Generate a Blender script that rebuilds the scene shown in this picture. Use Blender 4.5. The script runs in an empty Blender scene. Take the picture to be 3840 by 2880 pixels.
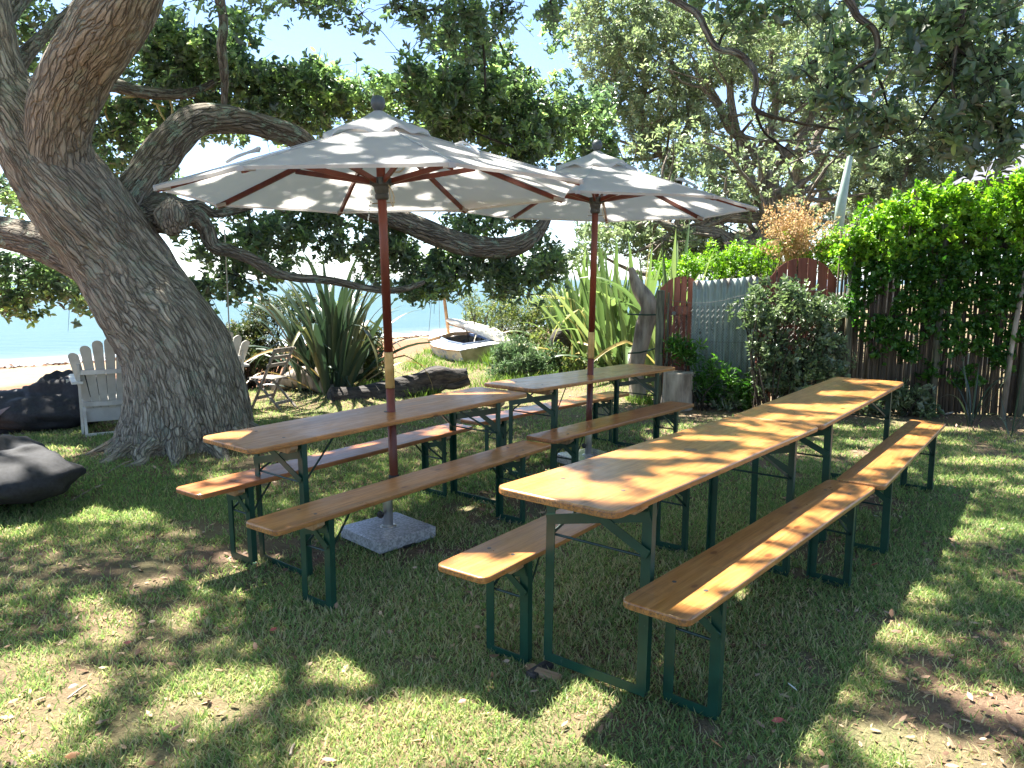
import bpy, math, random
import numpy as np
from mathutils import Vector, Matrix, noise as mn

random.seed(7)
R_ = np.random.default_rng(7)
S = bpy.context.scene
COL = S.collection

# ------------------------------------------------------------------ camera
FPX, PITCH, CAMH = 2812.13, 0.138981, 1.57186
cam = bpy.data.cameras.new('camera')
cam.sensor_width = 36.0
cam.lens = 36.0 * FPX / 3840.0
cam.clip_start = 0.05
cam.clip_end = 9000
camo = bpy.data.objects.new('camera', cam)
COL.objects.link(camo)
camo.location = (0, 0, CAMH)
camo.rotation_euler = (math.pi / 2 - PITCH, 0, 0)
S.camera = camo

# ------------------------------------------------------------------ light
SUN = Vector((-0.36, 0.36, 1.0)).normalized()          # towards the sun
W = bpy.data.worlds.new('World')
S.world = W
W.use_nodes = True
nt = W.node_tree
sky = nt.nodes.new('ShaderNodeTexSky')
sky.sky_type = 'NISHITA'
sky.sun_disc = False
sky.sun_elevation = math.asin(SUN.z)
sky.sun_rotation = math.atan2(SUN.x, SUN.y)
sky.air_density = 0.75
sky.dust_density = 0.3
sky.ozone_density = 2.0
bg = nt.nodes['Background']
bg.inputs[1].default_value = 0.05
nt.links.new(sky.outputs[0], bg.inputs[0])
sl = bpy.data.lights.new('sun', 'SUN')
sl.energy = 3.6
sl.angle = math.radians(0.55)
sl.color = (1.0, 0.95, 0.86)
so = bpy.data.objects.new('sun', sl)
COL.objects.link(so)
so.rotation_euler = SUN.to_track_quat('Z', 'Y').to_euler()
S.view_settings.view_transform = 'Standard'
S.view_settings.look = 'None'
S.view_settings.exposure = 2.85
S.view_settings.gamma = 1.0
S.view_settings.use_curve_mapping = False
S.render.engine = 'CYCLES'
S.cycles.max_bounces = 7
S.cycles.diffuse_bounces = 4
S.cycles.glossy_bounces = 3
S.cycles.transmission_bounces = 5
S.cycles.transparent_max_bounces = 8
S.cycles.use_denoising = True
S.cycles.sample_clamp_indirect = 6.0

# ------------------------------------------------------------------ helpers: measuring
CP, SP = math.cos(PITCH), math.sin(PITCH)


def at(px, py, y):
    """world point at distance y along the view for a measured direction"""
    a = (px - 1920) / FPX
    b = (1440 - py) / FPX
    dy, dz = CP + b * SP, -SP + b * CP
    t = y / dy
    return Vector((a * t, y, CAMH + dz * t))


def gr(px, py, z=0.0):
    a = (px - 1920) / FPX
    b = (1440 - py) / FPX
    dy, dz = CP + b * SP, -SP + b * CP
    t = (z - CAMH) / dz
    return Vector((a * t, dy * t, z))


# ------------------------------------------------------------------ helpers: objects
def tag(o, label=None, cat=None, group=None, kind=None):
    if label: o['label'] = label
    if cat: o['category'] = cat
    if group: o['group'] = group
    if kind: o['kind'] = kind
    return o


def empty(name, loc=(0, 0, 0), rz=0.0, **k):
    o = bpy.data.objects.new(name, None)
    o.empty_display_size = 0.1
    COL.objects.link(o)
    o.location = loc
    o.rotation_euler = (0, 0, rz)
    return tag(o, **k)


def copy_tree(src, parent=None):
    c = src.copy()
    COL.objects.link(c)
    if parent is not None:
        c.parent = parent
    for ch in list(src.children):
        copy_tree(ch, c)
    return c


class MB:
    def __init__(s):
        s.v, s.f = [], []

    def add(s, vs, fs):
        n = len(s.v)
        s.v += [tuple(p) for p in vs]
        s.f += [tuple(i + n for i in f) for f in fs]
        return s

    def box(s, c, d, M=None, bev=0.0):
        c = Vector(c); hx, hy, hz = d[0] / 2, d[1] / 2, d[2] / 2
        if bev <= 0:
            vs = [Vector((x * hx, y * hy, z * hz)) for z in (-1, 1) for x, y in ((-1, -1), (1, -1), (1, 1), (-1, 1))]
            fs = [(3, 2, 1, 0), (4, 5, 6, 7), (0, 1, 5, 4), (1, 2, 6, 5), (2, 3, 7, 6), (3, 0, 4, 7)]
        else:
            b = min(bev, hx * .9, hy * .9, hz * .9)
            rings = []
            for z, i in ((-hz, b), (-hz + b, 0), (hz - b, 0), (hz, b)):
                rings.append([Vector((x, y, z)) for x, y in (
                    (-hx + b, -hy + i), (hx - b, -hy + i), (hx - i, -hy + b), (hx - i, hy - b),
                    (hx - b, hy - i), (-hx + b, hy - i), (-hx + i, hy - b), (-hx + i, -hy + b))])
            vs = [p for r in rings for p in r]
            fs = [tuple(range(7, -1, -1)), tuple(range(24, 32))]
            for k in range(3):
                for j in range(8):
                    fs.append((k * 8 + j, k * 8 + (j + 1) % 8, k * 8 + 8 + (j + 1) % 8, k * 8 + 8 + j))
        if M is not None:
            vs = [M @ p for p in vs]
        return s.add([p + c for p in vs], fs)

    def bar(s, a, b, w, h, up=(0, 0, 1), bev=0.0):
        a, b = Vector(a), Vector(b)
        d = b - a
        L = d.length
        x = d.normalized()
        u = Vector(up)
        y = u.cross(x)
        if y.length < 1e-4: y = Vector((0, 1, 0)).cross(x)
        y.normalize()
        z = x.cross(y)
        M = Matrix((x, y, z)).transposed()
        return s.box((a + b) / 2, (L, w, h), M, bev)

    def prism(s, outline, z0, z1, M=None):
        n = len(outline)
        vs = [Vector((x, y, z0)) for x, y in outline] + [Vector((x, y, z1)) for x, y in outline]
        fs = [tuple(range(n - 1, -1, -1)), tuple(range(n, 2 * n))] + [(i, (i + 1) % n, n + (i + 1) % n, n + i) for i in range(n)]
        if M is not None: vs = [M @ p for p in vs]
        return s.add(vs, fs)

    def tube(s, pts, rad, seg=8, cap=True, flat=None):
        pts = [Vector(p) for p in pts]
        n = len(pts)
        if not hasattr(rad, '__len__'): rad = [rad] * n
        t0 = (pts[1] - pts[0]).normalized()
        ref = Vector((0, 0, 1)) if abs(t0.z) < .9 else Vector((1, 0, 0))
        u = ref.cross(t0).normalized()
        vs, fs = [], []
        for i, p in enumerate(pts):
            t = (pts[min(i + 1, n - 1)] - pts[max(i - 1, 0)])
            t = t.normalized() if t.length > 1e-9 else t0
            u = (u - t * u.dot(t))
            u = u.normalized() if u.length > 1e-6 else t.orthogonal().normalized()
            w = t.cross(u)
            for k in range(seg):
                a = 2 * math.pi * k / seg
                vs.append(p + (u * math.cos(a) + w * math.sin(a)) * rad[i])
        for i in range(n - 1):
            for k in range(seg):
                fs.append((i * seg + k, i * seg + (k + 1) % seg, (i + 1) * seg + (k + 1) % seg, (i + 1) * seg + k))
        if cap:
            fs.append(tuple(range(seg - 1, -1, -1)))
            fs.append(tuple((n - 1) * seg + k for k in range(seg)))
        return s.add(vs, fs)

    def lathe(s, prof, c=(0, 0, 0), seg=16):
        c = Vector(c)
        vs, fs = [], []
        for r, z in prof:
            for k in range(seg):
                a = 2 * math.pi * k / seg
                vs.append(c + Vector((r * math.cos(a), r * math.sin(a), z)))
        for i in range(len(prof) - 1):
            for k in range(seg):
                fs.append((i * seg + k, i * seg + (k + 1) % seg, (i + 1) * seg + (k + 1) % seg, (i + 1) * seg + k))
        fs.append(tuple(range(seg - 1, -1, -1)))
        fs.append(tuple((len(prof) - 1) * seg + k for k in range(seg)))
        return s.add(vs, fs)

    def mesh(s, name, m, smooth=False):
        me = bpy.data.meshes.new(name)
        me.from_pydata(s.v, [], s.f)
        me.materials.append(m)
        me.validate()
        if smooth: me.shade_smooth()
        return me

    def obj(s, name, m, parent=None, smooth=False, loc=None, **k):
        return link(name, s.mesh(name, m, smooth), parent, loc, **k)


def link(name, me, parent=None, loc=None, rot=None, **k):
    o = bpy.data.objects.new(name, me)
    COL.objects.link(o)
    if parent is not None: o.parent = parent
    if loc is not None: o.location = loc
    if rot is not None: o.rotation_euler = rot
    return tag(o, **k)


def npmesh(name, V, Fq, m, smooth=False, attrs=None, vattrs=None):
    """V (n,3); Fq (k,3|4) int"""
    me = bpy.data.meshes.new(name)
    V = np.asarray(V, dtype=np.float32); Fq = np.asarray(Fq, dtype=np.int32)
    k = Fq.shape[1]
    me.vertices.add(len(V)); me.vertices.foreach_set('co', V.ravel())
    me.loops.add(Fq.size); me.loops.foreach_set('vertex_index', Fq.ravel())
    me.polygons.add(len(Fq))
    me.polygons.foreach_set('loop_start', np.arange(0, Fq.size, k, dtype=np.int32))
    me.polygons.foreach_set('loop_total', np.full(len(Fq), k, dtype=np.int32))
    me.update(calc_edges=True)
    if smooth: me.shade_smooth()
    for nm, arr in (attrs or {}).items():
        a = me.attributes.new(nm, 'FLOAT', 'FACE'); a.data.foreach_set('value', np.asarray(arr, dtype=np.float32))
    for nm, arr in (vattrs or {}).items():
        a = me.attributes.new(nm, 'FLOAT_VECTOR', 'POINT'); a.data.foreach_set('vector', np.asarray(arr, dtype=np.float32).ravel())
    me.materials.append(m)
    return me


def smoothpath(pts, n=6):
    """Catmull-Rom through (Vector, radius) pairs"""
    P = [Vector(p[0]).to_4d() for p in pts]
    for i, p in enumerate(pts): P[i][3] = p[1]
    out = []
    for i in range(len(P) - 1):
        a = P[max(i - 1, 0)]; b = P[i]; c = P[i + 1]; d = P[min(i + 2, len(P) - 1)]
        for k in range(n):
            t = k / n
            q = 0.5 * ((2 * b) + (c - a) * t + (2 * a - 5 * b + 4 * c - d) * t * t + (3 * b - a - 3 * c + d) * t ** 3)
            out.append((q.xyz, max(q[3], .002)))
    out.append((P[-1].xyz, P[-1][3]))
    return out


# ------------------------------------------------------------------ helpers: materials
def newmat(name):
    m = bpy.data.materials.new(name)
    m.use_nodes = True
    return m, m.node_tree, m.node_tree.nodes['Principled BSDF']


def ND(t, typ, **k):
    n = t.nodes.new(typ)
    for a, b in k.items():
        if a.startswith('i_'):
            n.inputs[int(a[2:])].default_value = b
        else:
            setattr(n, a, b)
    return n


def ramp(t, fac, stops):
    r = t.nodes.new('ShaderNodeValToRGB')
    while len(r.color_ramp.elements) < len(stops): r.color_ramp.elements.new(.5)
    for e, (p, c) in zip(r.color_ramp.elements, stops):
        e.position = p
        e.color = (c[0], c[1], c[2], 1) if hasattr(c, '__len__') else (c, c, c, 1)
    t.links.new(fac, r.inputs[0])
    return r.outputs[0]


def mixc(t, fac, a, b, mode='MIX'):
    n = t.nodes.new('ShaderNodeMix'); n.data_type = 'RGBA'; n.blend_type = mode
    for s, v in ((0, fac), (6, a), (7, b)):
        if hasattr(v, 'is_linked') or hasattr(v, 'links'): t.links.new(v, n.inputs[s])
        elif s == 0: n.inputs[0].default_value = v
        else: n.inputs[s].default_value = (v[0], v[1], v[2], 1)
    return n.outputs[2]


def math_(t, op, a, b=0.0):
    n = t.nodes.new('ShaderNodeMath'); n.operation = op
    for i, v in enumerate((a, b)):
        if hasattr(v, 'links'): t.links.new(v, n.inputs[i])
        else: n.inputs[i].default_value = v
    return n.outputs[0]


def coords(t, kind='Object', scale=(1, 1, 1), attr=None, rnd=False):
    if attr:
        a = ND(t, 'ShaderNodeAttribute', attribute_name=attr); out = a.outputs['Vector']
    else:
        out = t.nodes.new('ShaderNodeTexCoord').outputs[kind]
    m = t.nodes.new('ShaderNodeMapping')
    m.inputs['Scale'].default_value = scale
    t.links.new(out, m.inputs[0])
    if rnd:
        oi = t.nodes.new('ShaderNodeObjectInfo')
        mm = math_(t, 'MULTIPLY', oi.outputs['Random'], 37.0)
        t.links.new(mm, m.inputs['Location'])
    return m.outputs[0]


def noise(t, vec, scale, detail=4, rough=.55, dist=0.0):
    n = ND(t, 'ShaderNodeTexNoise')
    n.inputs['Scale'].default_value = scale; n.inputs['Detail'].default_value = detail
    n.inputs['Roughness'].default_value = rough; n.inputs['Distortion'].default_value = dist
    t.links.new(vec, n.inputs['Vector'])
    return n.outputs[0]


def bump(t, b, h, strength=.3, dist=.01):
    n = t.nodes.new('ShaderNodeBump')
    n.inputs['Strength'].default_value = strength; n.inputs['Distance'].default_value = dist
    t.links.new(h, n.inputs['Height']); t.links.new(n.outputs[0], b.inputs['Normal'])


def simple(name, c1, c2, rough=.6, scale=20, metal=0.0, bstr=.2, bd=.004, stretch=(1, 1, 1), spec=.5, lo=.35, hi=.65):
    m, t, b = newmat(name)
    v = coords(t, 'Object', stretch, rnd=True)
    n = noise(t, v, scale)
    t.links.new(ramp(t, n, [(lo, c1), (hi, c2)]), b.inputs['Base Color'])
    b.inputs['Roughness'].default_value = rough
    b.inputs['Metallic'].default_value = metal
    b.inputs['Specular IOR Level'].default_value = spec
    if bstr: bump(t, b, n, bstr, bd)
    return m


def leafmat(name, stops, trans=.35, rough=.4, tcol=1.5, under=None, spec=.5):
    """leaf colour from a per-leaf random value; light passes through a little"""
    m, t, b = newmat(name)
    a = ND(t, 'ShaderNodeAttribute', attribute_name='v')
    col = ramp(t, a.outputs['Fac'], stops)
    if under:
        g = t.nodes.new('ShaderNodeNewGeometry')
        col2 = mixc(t, math_(t, 'MULTIPLY', g.outputs['Backfacing'], .55), col, under)
    else:
        col2 = col
    t.links.new(col2, b.inputs['Base Color'])
    b.inputs['Roughness'].default_value = rough
    b.inputs['Specular IOR Level'].default_value = spec
    tr = t.nodes.new('ShaderNodeBsdfTranslucent')
    tc = mixc(t, 1.0, col, (tcol, tcol * 1.12, tcol * (.5 if 'bright' in name or 'climber' in name else .78)), 'MULTIPLY')
    t.links.new(tc, tr.inputs[0])
    mx = t.nodes.new('ShaderNodeMixShader'); mx.inputs[0].default_value = trans
    t.links.new(b.outputs[0], mx.inputs[1]); t.links.new(tr.outputs[0], mx.inputs[2])
    t.links.new(mx.outputs[0], t.nodes['Material Output'].inputs[0])
    return m


# ---- wood of the tables
def tablewood(name, tint=(1, 1, 1)):
    m, t, b = newmat(name)
    v = coords(t, 'Object', (1, 1, 1), rnd=True)
    sep = t.nodes.new('ShaderNodeSeparateXYZ'); t.links.new(t.nodes.new('ShaderNodeTexCoord').outputs['Object'], sep.inputs[0])
    g = noise(t, coords(t, 'Object', (1.6, 34, 8), rnd=True), 2.2, 6, .6, .6)          # fibres along the plank
    g2 = noise(t, coords(t, 'Object', (2.5, 120, 30), rnd=True), 2.0, 4, .6, .2)
    # glued strips of differing tone: brick pattern lengthwise
    br = t.nodes.new('ShaderNodeTexBrick')
    br.offset = .37
    br.inputs['Scale'].default_value = 1.0
    br.inputs['Brick Width'].default_value = .62
    br.inputs['Row Height'].default_value = .083
    br.inputs['Mortar Size'].default_value = .0006
    br.inputs['Bias'].default_value = 0
    br.inputs['Color1'].default_value = (0, 0, 0, 1); br.inputs['Color2'].default_value = (1, 1, 1, 1); br.inputs['Mortar'].default_value = (.3, .3, .3, 1)
    t.links.new(v, br.inputs['Vector'])
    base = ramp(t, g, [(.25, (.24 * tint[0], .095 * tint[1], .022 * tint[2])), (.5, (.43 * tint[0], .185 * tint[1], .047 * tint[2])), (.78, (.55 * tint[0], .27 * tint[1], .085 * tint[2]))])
    c = mixc(t, .22, base, br.outputs['Color'], 'OVERLAY')
    c = mixc(t, math_(t, 'MULTIPLY', ramp(t, g2, [(.5, 0), (.75, 1)]), .35), c, (.22, .09, .025))
    # knots
    vo = t.nodes.new('ShaderNodeTexVoronoi'); vo.inputs['Scale'].default_value = 1.0
    t.links.new(coords(t, 'Object', (5.2, 11, 11), rnd=True), vo.inputs['Vector'])
    hid = ramp(t, vo.outputs['Color'], [(.38, 0), (.40, 1)])
    k = ramp(t, vo.outputs['Distance'], [(.06, 1), (.12, .8), (.155, 0)])
    c = mixc(t, mixc(t, 1.0, k, hid, 'MULTIPLY'), c, (.09, .028, .012))
    halo = ramp(t, vo.outputs['Distance'], [(.1, .45), (.3, 0)])
    c = mixc(t, mixc(t, 1.0, halo, hid, 'MULTIPLY'), c, (.30, .10, .02))
    # worn, greyed and dirty arrises and ends
    e = noise(t, coords(t, 'Object', (9, 40, 40), rnd=True), 3.0, 6, .7)
    geo = t.nodes.new('ShaderNodeNewGeometry')
    sepn = t.nodes.new('ShaderNodeSeparateXYZ')
    tn = t.nodes.new('ShaderNodeVectorTransform'); tn.vector_type = 'NORMAL'; tn.convert_from = 'WORLD'; tn.convert_to = 'OBJECT'
    t.links.new(geo.outputs['Normal'], tn.inputs[0]); t.links.new(tn.outputs[0], sepn.inputs[0])
    side = math_(t, 'SUBTRACT', 1.0, math_(t, 'ABSOLUTE', sepn.outputs[2]))
    endm = ramp(t, math_(t, 'ABSOLUTE', sep.outputs[0]), [(.0, .1), (.93, .15), (1, .8)])
    sm = mixc(t, 1.0, ramp(t, side, [(.2, 0), (.8, 1)]), ramp(t, e, [(.47, 0), (.6, .9)]), 'MULTIPLY')
    ends = math_(t, 'GREATER_THAN', math_(t, 'ABSOLUTE', sepn.outputs[0]), .5)
    sm2 = math_(t, 'MULTIPLY', sm, math_(t, 'ADD', .45, math_(t, 'MULTIPLY', ends, .5)))
    c = mixc(t, sm2, c, (.085, .06, .04))
    st = noise(t, coords(t, 'Object', (2.2, 7, 5), rnd=True), 2.5, 6, .7, .8)
    c = mixc(t, math_(t, 'MULTIPLY', ramp(t, st, [(.55, 0), (.72, .55)]), .6), c, (.17, .085, .04))
    t.links.new(c, b.inputs['Base Color'])
    rr = ramp(t, st, [(.3, .26), (.7, .46)])
    t.links.new(rr, b.inputs['Roughness'])
    b.inputs['Coat Weight'].default_value = .32
    b.inputs['Coat Roughness'].default_value = .16
    b.inputs['Coat IOR'].default_value = 1.45
    bump(t, b, mixc(t, .5, g, g2), .12, .002)
    return m


M = {}
M['top'] = tablewood('varnished_pine')
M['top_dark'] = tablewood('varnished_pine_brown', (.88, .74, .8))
M['batten'] = simple('raw_batten', (.24, .14, .07), (.40, .27, .15), .7, 6, stretch=(1, 6, 1))


def greenmetal():
    m, t, b = newmat('green_enamel')
    n = noise(t, coords(t, 'Object', rnd=True), 14, 6, .6)
    c = ramp(t, n, [(.3, (.003, .034, .020)), (.7, (.006, .055, .034))])
    n2 = noise(t, coords(t, 'Object', (1, 1, .5), rnd=True), 55, 5, .7)
    c = mixc(t, ramp(t, n2, [(.66, 0), (.72, .7)]), c, (.09, .13, .11))
    n3 = noise(t, coords(t, 'Object', rnd=True), 30, 5, .7)
    c = mixc(t, ramp(t, n3, [(.67, 0), (.73, .8)]), c, (.07, .03, .015))
    t.links.new(c, b.inputs['Base Color'])
    b.inputs['Roughness'].default_value = .38
    bump(t, b, n2, .08, .002)
    return m


M['green'] = greenmetal()
M['greenrod'] = simple('dark_green_rod', (.004, .022, .016), (.008, .04, .03), .4, 30)


def canvas():
    m, t, b = newmat('offwhite_canvas')
    n = noise(t, coords(t, 'Object'), 3, 5, .6)
    c = ramp(t, n, [(.3, (.56, .555, .55)), (.7, (.62, .618, .615))])
    t.links.new(c, b.inputs['Base Color'])
    b.inputs['Roughness'].default_value = .85
    b.inputs['Specular IOR Level'].default_value = .2
    tr = t.nodes.new('ShaderNodeBsdfTranslucent'); tr.inputs[0].default_value = (.74, .715, .68, 1)
    mx = t.nodes.new('ShaderNodeMixShader'); mx.inputs[0].default_value = .42
    t.links.new(b.outputs[0], mx.inputs[1]); t.links.new(tr.outputs[0], mx.inputs[2])
    t.links.new(mx.outputs[0], t.nodes['Material Output'].inputs[0])
    wv = noise(t, coords(t, 'Object', (1, 1, 1)), 260, 2)
    bump(t, b, wv, .08, .001)
    return m


M['canvas'] = canvas()
M['redwood'] = simple('red_hardwood', (.095, .018, .010), (.19, .042, .020), .42, 8, stretch=(1, 1, .2), bstr=.1)
M['plastic'] = simple('grey_plastic', (.045, .055, .06), (.075, .088, .095), .5, 10, bstr=.05)
M['black'] = simple('black_plastic', (.01, .01, .01), (.02, .02, .02), .45, 10, bstr=0)
M['brass'] = simple('brass_ferrule', (.30, .20, .07), (.42, .30, .13), .38, 12, metal=.85, bstr=.05)
M['steel'] = simple('brushed_steel', (.35, .35, .34), (.5, .5, .49), .32, 8, metal=.9, stretch=(1, 1, .1), bstr=.05)
M['granite'] = simple('grey_granite', (.24, .24, .24), (.42, .42, .42), .16, 70, bstr=.02, bd=.001, lo=.4, hi=.6)
M['rope'] = simple('pale_rope', (.45, .40, .30), (.62, .57, .46), .9, 60)
M['white'] = simple('white_paint', (.55, .52, .45), (.68, .65, .58), .55, 7, bstr=.1)
M['weathered'] = simple('weathered_grey_wood', (.12, .105, .09), (.30, .27, .235), .85, 9, stretch=(6, 6, 1), bstr=.35)
M['fabric'] = simple('charcoal_fabric', (.010, .0105, .013), (.022, .023, .028), .8, 40, bstr=.3, bd=.003)
M['fabric_in'] = simple('mauve_grey_lining', (.16, .12, .13), (.24, .19, .20), .8, 20)
M['gatered'] = simple('red_oxide_paint', (.20, .060, .036), (.36, .125, .080), .7, 6, stretch=(4, 4, .5), bstr=.3)
M['gatedark'] = simple('dark_red_paint', (.13, .034, .020), (.22, .062, .040), .7, 6, stretch=(4, 4, .5), bstr=.3)
M['post'] = simple('old_treated_post', (.05, .055, .035), (.17, .165, .12), .9, 7, stretch=(5, 5, .6), bstr=.5)
M['wire'] = simple('galvanised_wire', (.07, .075, .07), (.18, .18, .17), .5, 30, metal=.5, bstr=0)
M['brush'] = simple('brush_stick', (.040, .030, .020), (.135, .10, .068), .9, 3, stretch=(1, 1, .4), bstr=.4)  # stick colour lowered to carry the shade at the fence
M['drift'] = simple('silver_driftwood', (.13, .105, .08), (.40, .34, .27), .9, 5, stretch=(2, 2, .5), bstr=.8, bd=.02)
M['darkdrift'] = simple('dark_driftwood', (.012, .010, .009), (.075, .062, .052), .8, 9, stretch=(.6, 3, 3), bstr=.9, bd=.03)
M['stone'] = simple('pale_stone', (.35, .29, .23), (.55, .48, .40), .8, 6)
M['boatwhite'] = simple('boat_deck_cream', (.74, .72, .66), (.82, .80, .76), .5, 5, bstr=.05)
M['boatwood'] = simple('boat_varnish', (.26, .14, .06), (.42, .25, .12), .5, 8)
M['boatblue'] = simple('boat_blue_floor', (.10, .13, .20), (.16, .22, .36), .6, 4)
M['sail'] = simple('furled_sail', (.52, .48, .38), (.74, .70, .60), .85, 9, bstr=.4, bd=.02)
M['palegreen'] = simple('pale_green_pole', (.26, .36, .33), (.38, .48, .44), .5, 6)
M['darkcloth'] = simple('dark_slate_cloth', (.055, .058, .085), (.085, .088, .12), .7, 6, bstr=.05)
M['whitecloth'] = simple('white_print', (.74, .74, .76), (.8, .8, .8), .7, 6, bstr=0)
M['redprint'] = simple('red_print', (.60, .06, .04), (.66, .09, .06), .7, 6, bstr=0)


def hullmat():
    m, t, b = newmat('flaking_hull')
    n = noise(t, coords(t, 'Object', (1, 1, 1.6)), 5, 7, .75)
    c = ramp(t, noise(t, coords(t, 'Object'), 3, 5), [(.3, (.40, .34, .25)), (.7, (.58, .53, .42))])
    z = t.nodes.new('ShaderNodeTexCoord')
    c = mixc(t, ramp(t, n, [(.50, 0), (.56, .9)]), c, (.16, .22, .38))
    t.links.new(c, b.inputs['Base Color']); b.inputs['Roughness'].default_value = .65
    return m


M['hull'] = hullmat()


def barkmat(name, dark, mid, light, lichen=(.16, .20, .14), lich=.5, sc=1.0):
    """furrowed bark; vector attribute bk = (round the limb, round the limb, along it)"""
    m, t, b = newmat(name)
    v = coords(t, attr='bk', scale=(1, 1, .13))
    n1 = noise(t, v, 17 * sc, 8, .66, .35)
    n2 = noise(t, coords(t, attr='bk', scale=(1, 1, .22)), 48 * sc, 6, .7, .2)
    n0 = noise(t, coords(t, attr='bk', scale=(1, 1, 1)), 1.6, 4, .6)
    rid = math_(t, 'ABSOLUTE', math_(t, 'SUBTRACT', n1, .5))
    # long flaky plates: warped, stretched cells with dark fissures between them
    wv = t.nodes.new('ShaderNodeVectorMath'); wv.operation = 'ADD'
    nz = ND(t, 'ShaderNodeTexNoise'); nz.inputs['Scale'].default_value = 4.0; nz.inputs['Detail'].default_value = 5
    t.links.new(coords(t, attr='bk', scale=(1, 1, .5)), nz.inputs['Vector'])
    sc_ = t.nodes.new('ShaderNodeVectorMath'); sc_.operation = 'MULTIPLY'; sc_.inputs[1].default_value = (.17, .17, .035)
    t.links.new(nz.outputs['Color'], sc_.inputs[0])
    t.links.new(coords(t, attr='bk', scale=(1, 1, .10)), wv.inputs[0]); t.links.new(sc_.outputs[0], wv.inputs[1])
    vo = t.nodes.new('ShaderNodeTexVoronoi'); vo.feature = 'DISTANCE_TO_EDGE'; vo.inputs['Scale'].default_value = 30 * sc
    t.links.new(wv.outputs[0], vo.inputs['Vector'])
    vc = t.nodes.new('ShaderNodeTexVoronoi'); vc.inputs['Scale'].default_value = 30 * sc
    t.links.new(wv.outputs[0], vc.inputs['Vector'])
    edge = ramp(t, vo.outputs['Distance'], [(.0, 0), (.16, 1)])
    tone = t.nodes.new('ShaderNodeSeparateColor'); t.links.new(vc.outputs['Color'], tone.inputs[0])
    pl = mixc(t, math_(t, 'MULTIPLY', tone.outputs[0], .8), mid, light)
    c = mixc(t, math_(t, 'MULTIPLY', ramp(t, n2, [(.45, 0), (.75, .55)]), 1.0), pl, light)
    c = mixc(t, ramp(t, rid, [(.0, .55), (.07, 0)]), c, dark)
    c = mixc(t, math_(t, 'MULTIPLY', ramp(t, edge, [(.0, .8), (.5, .28), (1, 0)]), ramp(t, noise(t, coords(t, attr='bk', scale=(1, 1, .4)), 5.0, 4, .6), [(.38, .25), (.6, 1)])), c, dark)
    c = mixc(t, ramp(t, n0, [(.4, 0), (.7, .25)]), c, (mid[0] * 1.0, mid[1] * .88, mid[2] * .82))
    l = noise(t, coords(t, attr='bk', scale=(1, 1, .8)), 7, 7, .75)
    lm = math_(t, 'MULTIPLY', ramp(t, l, [(.54, 0), (.60, 1)]), lich)
    c = mixc(t, lm, c, lichen)
    t.links.new(c, b.inputs['Base Color'])
    b.inputs['Roughness'].default_value = .92
    b.inputs['Specular IOR Level'].default_value = .25
    h = math_(t, 'ADD', math_(t, 'ADD', math_(t, 'MULTIPLY', rid, 1.2), math_(t, 'MULTIPLY', n2, .5)), math_(t, 'ADD', math_(t, 'MULTIPLY', edge, .7), math_(t, 'MULTIPLY', tone.outputs[1], .5)))
    bump(t, b, h, 1.0, .035)
    return m


M['bark'] = barkmat('pohutukawa_bark', (.045, .036, .027), (.28, .235, .18), (.52, .46, .37), (.30, .34, .26), .45)
M['bark_limb'] = barkmat('lichened_limb_bark', (.030, .025, .020), (.19, .16, .125), (.36, .32, .26), (.27, .33, .25), .9)
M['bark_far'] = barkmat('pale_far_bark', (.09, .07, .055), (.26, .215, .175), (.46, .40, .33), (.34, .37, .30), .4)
M['bark_dark'] = barkmat('dark_twig_bark', (.02, .017, .013), (.06, .05, .04), (.13, .11, .085), (.12, .14, .09), .4)

G3 = lambda a, b, c: [(0, a), (.5, b), (1, c)]
M['leaf'] = leafmat('pohutukawa_leaf', [(0, (.060, .095, .060)), (.35, (.105, .165, .088)), (.7, (.18, .26, .12)), (.93, (.30, .40, .15)), (1, (.38, .22, .07))], .50, .30, 1.6, (.28, .31, .28), spec=.7)
M['leaf_shade'] = leafmat('overhead_leaf', [(0, (.10, .13, .065)), (.6, (.12, .155, .075)), (1, (.15, .18, .09))], .55, .45, 2.6, (.20, .21, .18))  # translucency raised so these unseen leaves brighten the shade below
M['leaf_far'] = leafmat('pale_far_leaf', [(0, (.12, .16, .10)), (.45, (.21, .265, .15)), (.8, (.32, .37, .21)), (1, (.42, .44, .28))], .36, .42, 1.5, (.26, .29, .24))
M['leaf_bright'] = leafmat('bright_hedge_leaf', [(0, (.06, .15, .014)), (.5, (.15, .30, .022)), (1, (.30, .44, .045))], .42, .42, 1.7)
M['leaf_climb'] = leafmat('climber_leaf', [(0, (.022, .075, .014)), (.5, (.045, .13, .020)), (1, (.09, .21, .03))], .42, .42, 1.7)
M['leaf_shrub'] = leafmat('shrub_leaf', [(0, (.05, .085, .042)), (.5, (.10, .15, .065)), (1, (.23, .29, .14))], .30, .32, 1.5, (.22, .26, .20))
M['leaf_olive'] = leafmat('olive_bush_leaf', [(0, (.05, .075, .028)), (.5, (.11, .145, .042)), (1, (.25, .25, .07))], .38, .5, 1.6)
M['leaf_clip'] = leafmat('clipped_bush_leaf', [(0, (.025, .045, .018)), (.6, (.055, .08, .026)), (1, (.17, .15, .05))], .3, .5, 1.6)
M['leaf_grey'] = leafmat('grey_green_leaf', [(0, (.06, .11, .06)), (.5, (.12, .19, .10)), (1, (.25, .30, .18))], .35, .5, 1.4)
M['flower'] = leafmat('orange_seed_head', [(0, (.38, .20, .10)), (.5, (.54, .33, .18)), (1, (.66, .47, .30))], .3, .7, 1.2)
M['stalk'] = simple('yellow_stalk', (.34, .26, .08), (.48, .40, .15), .7, 8)
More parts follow.
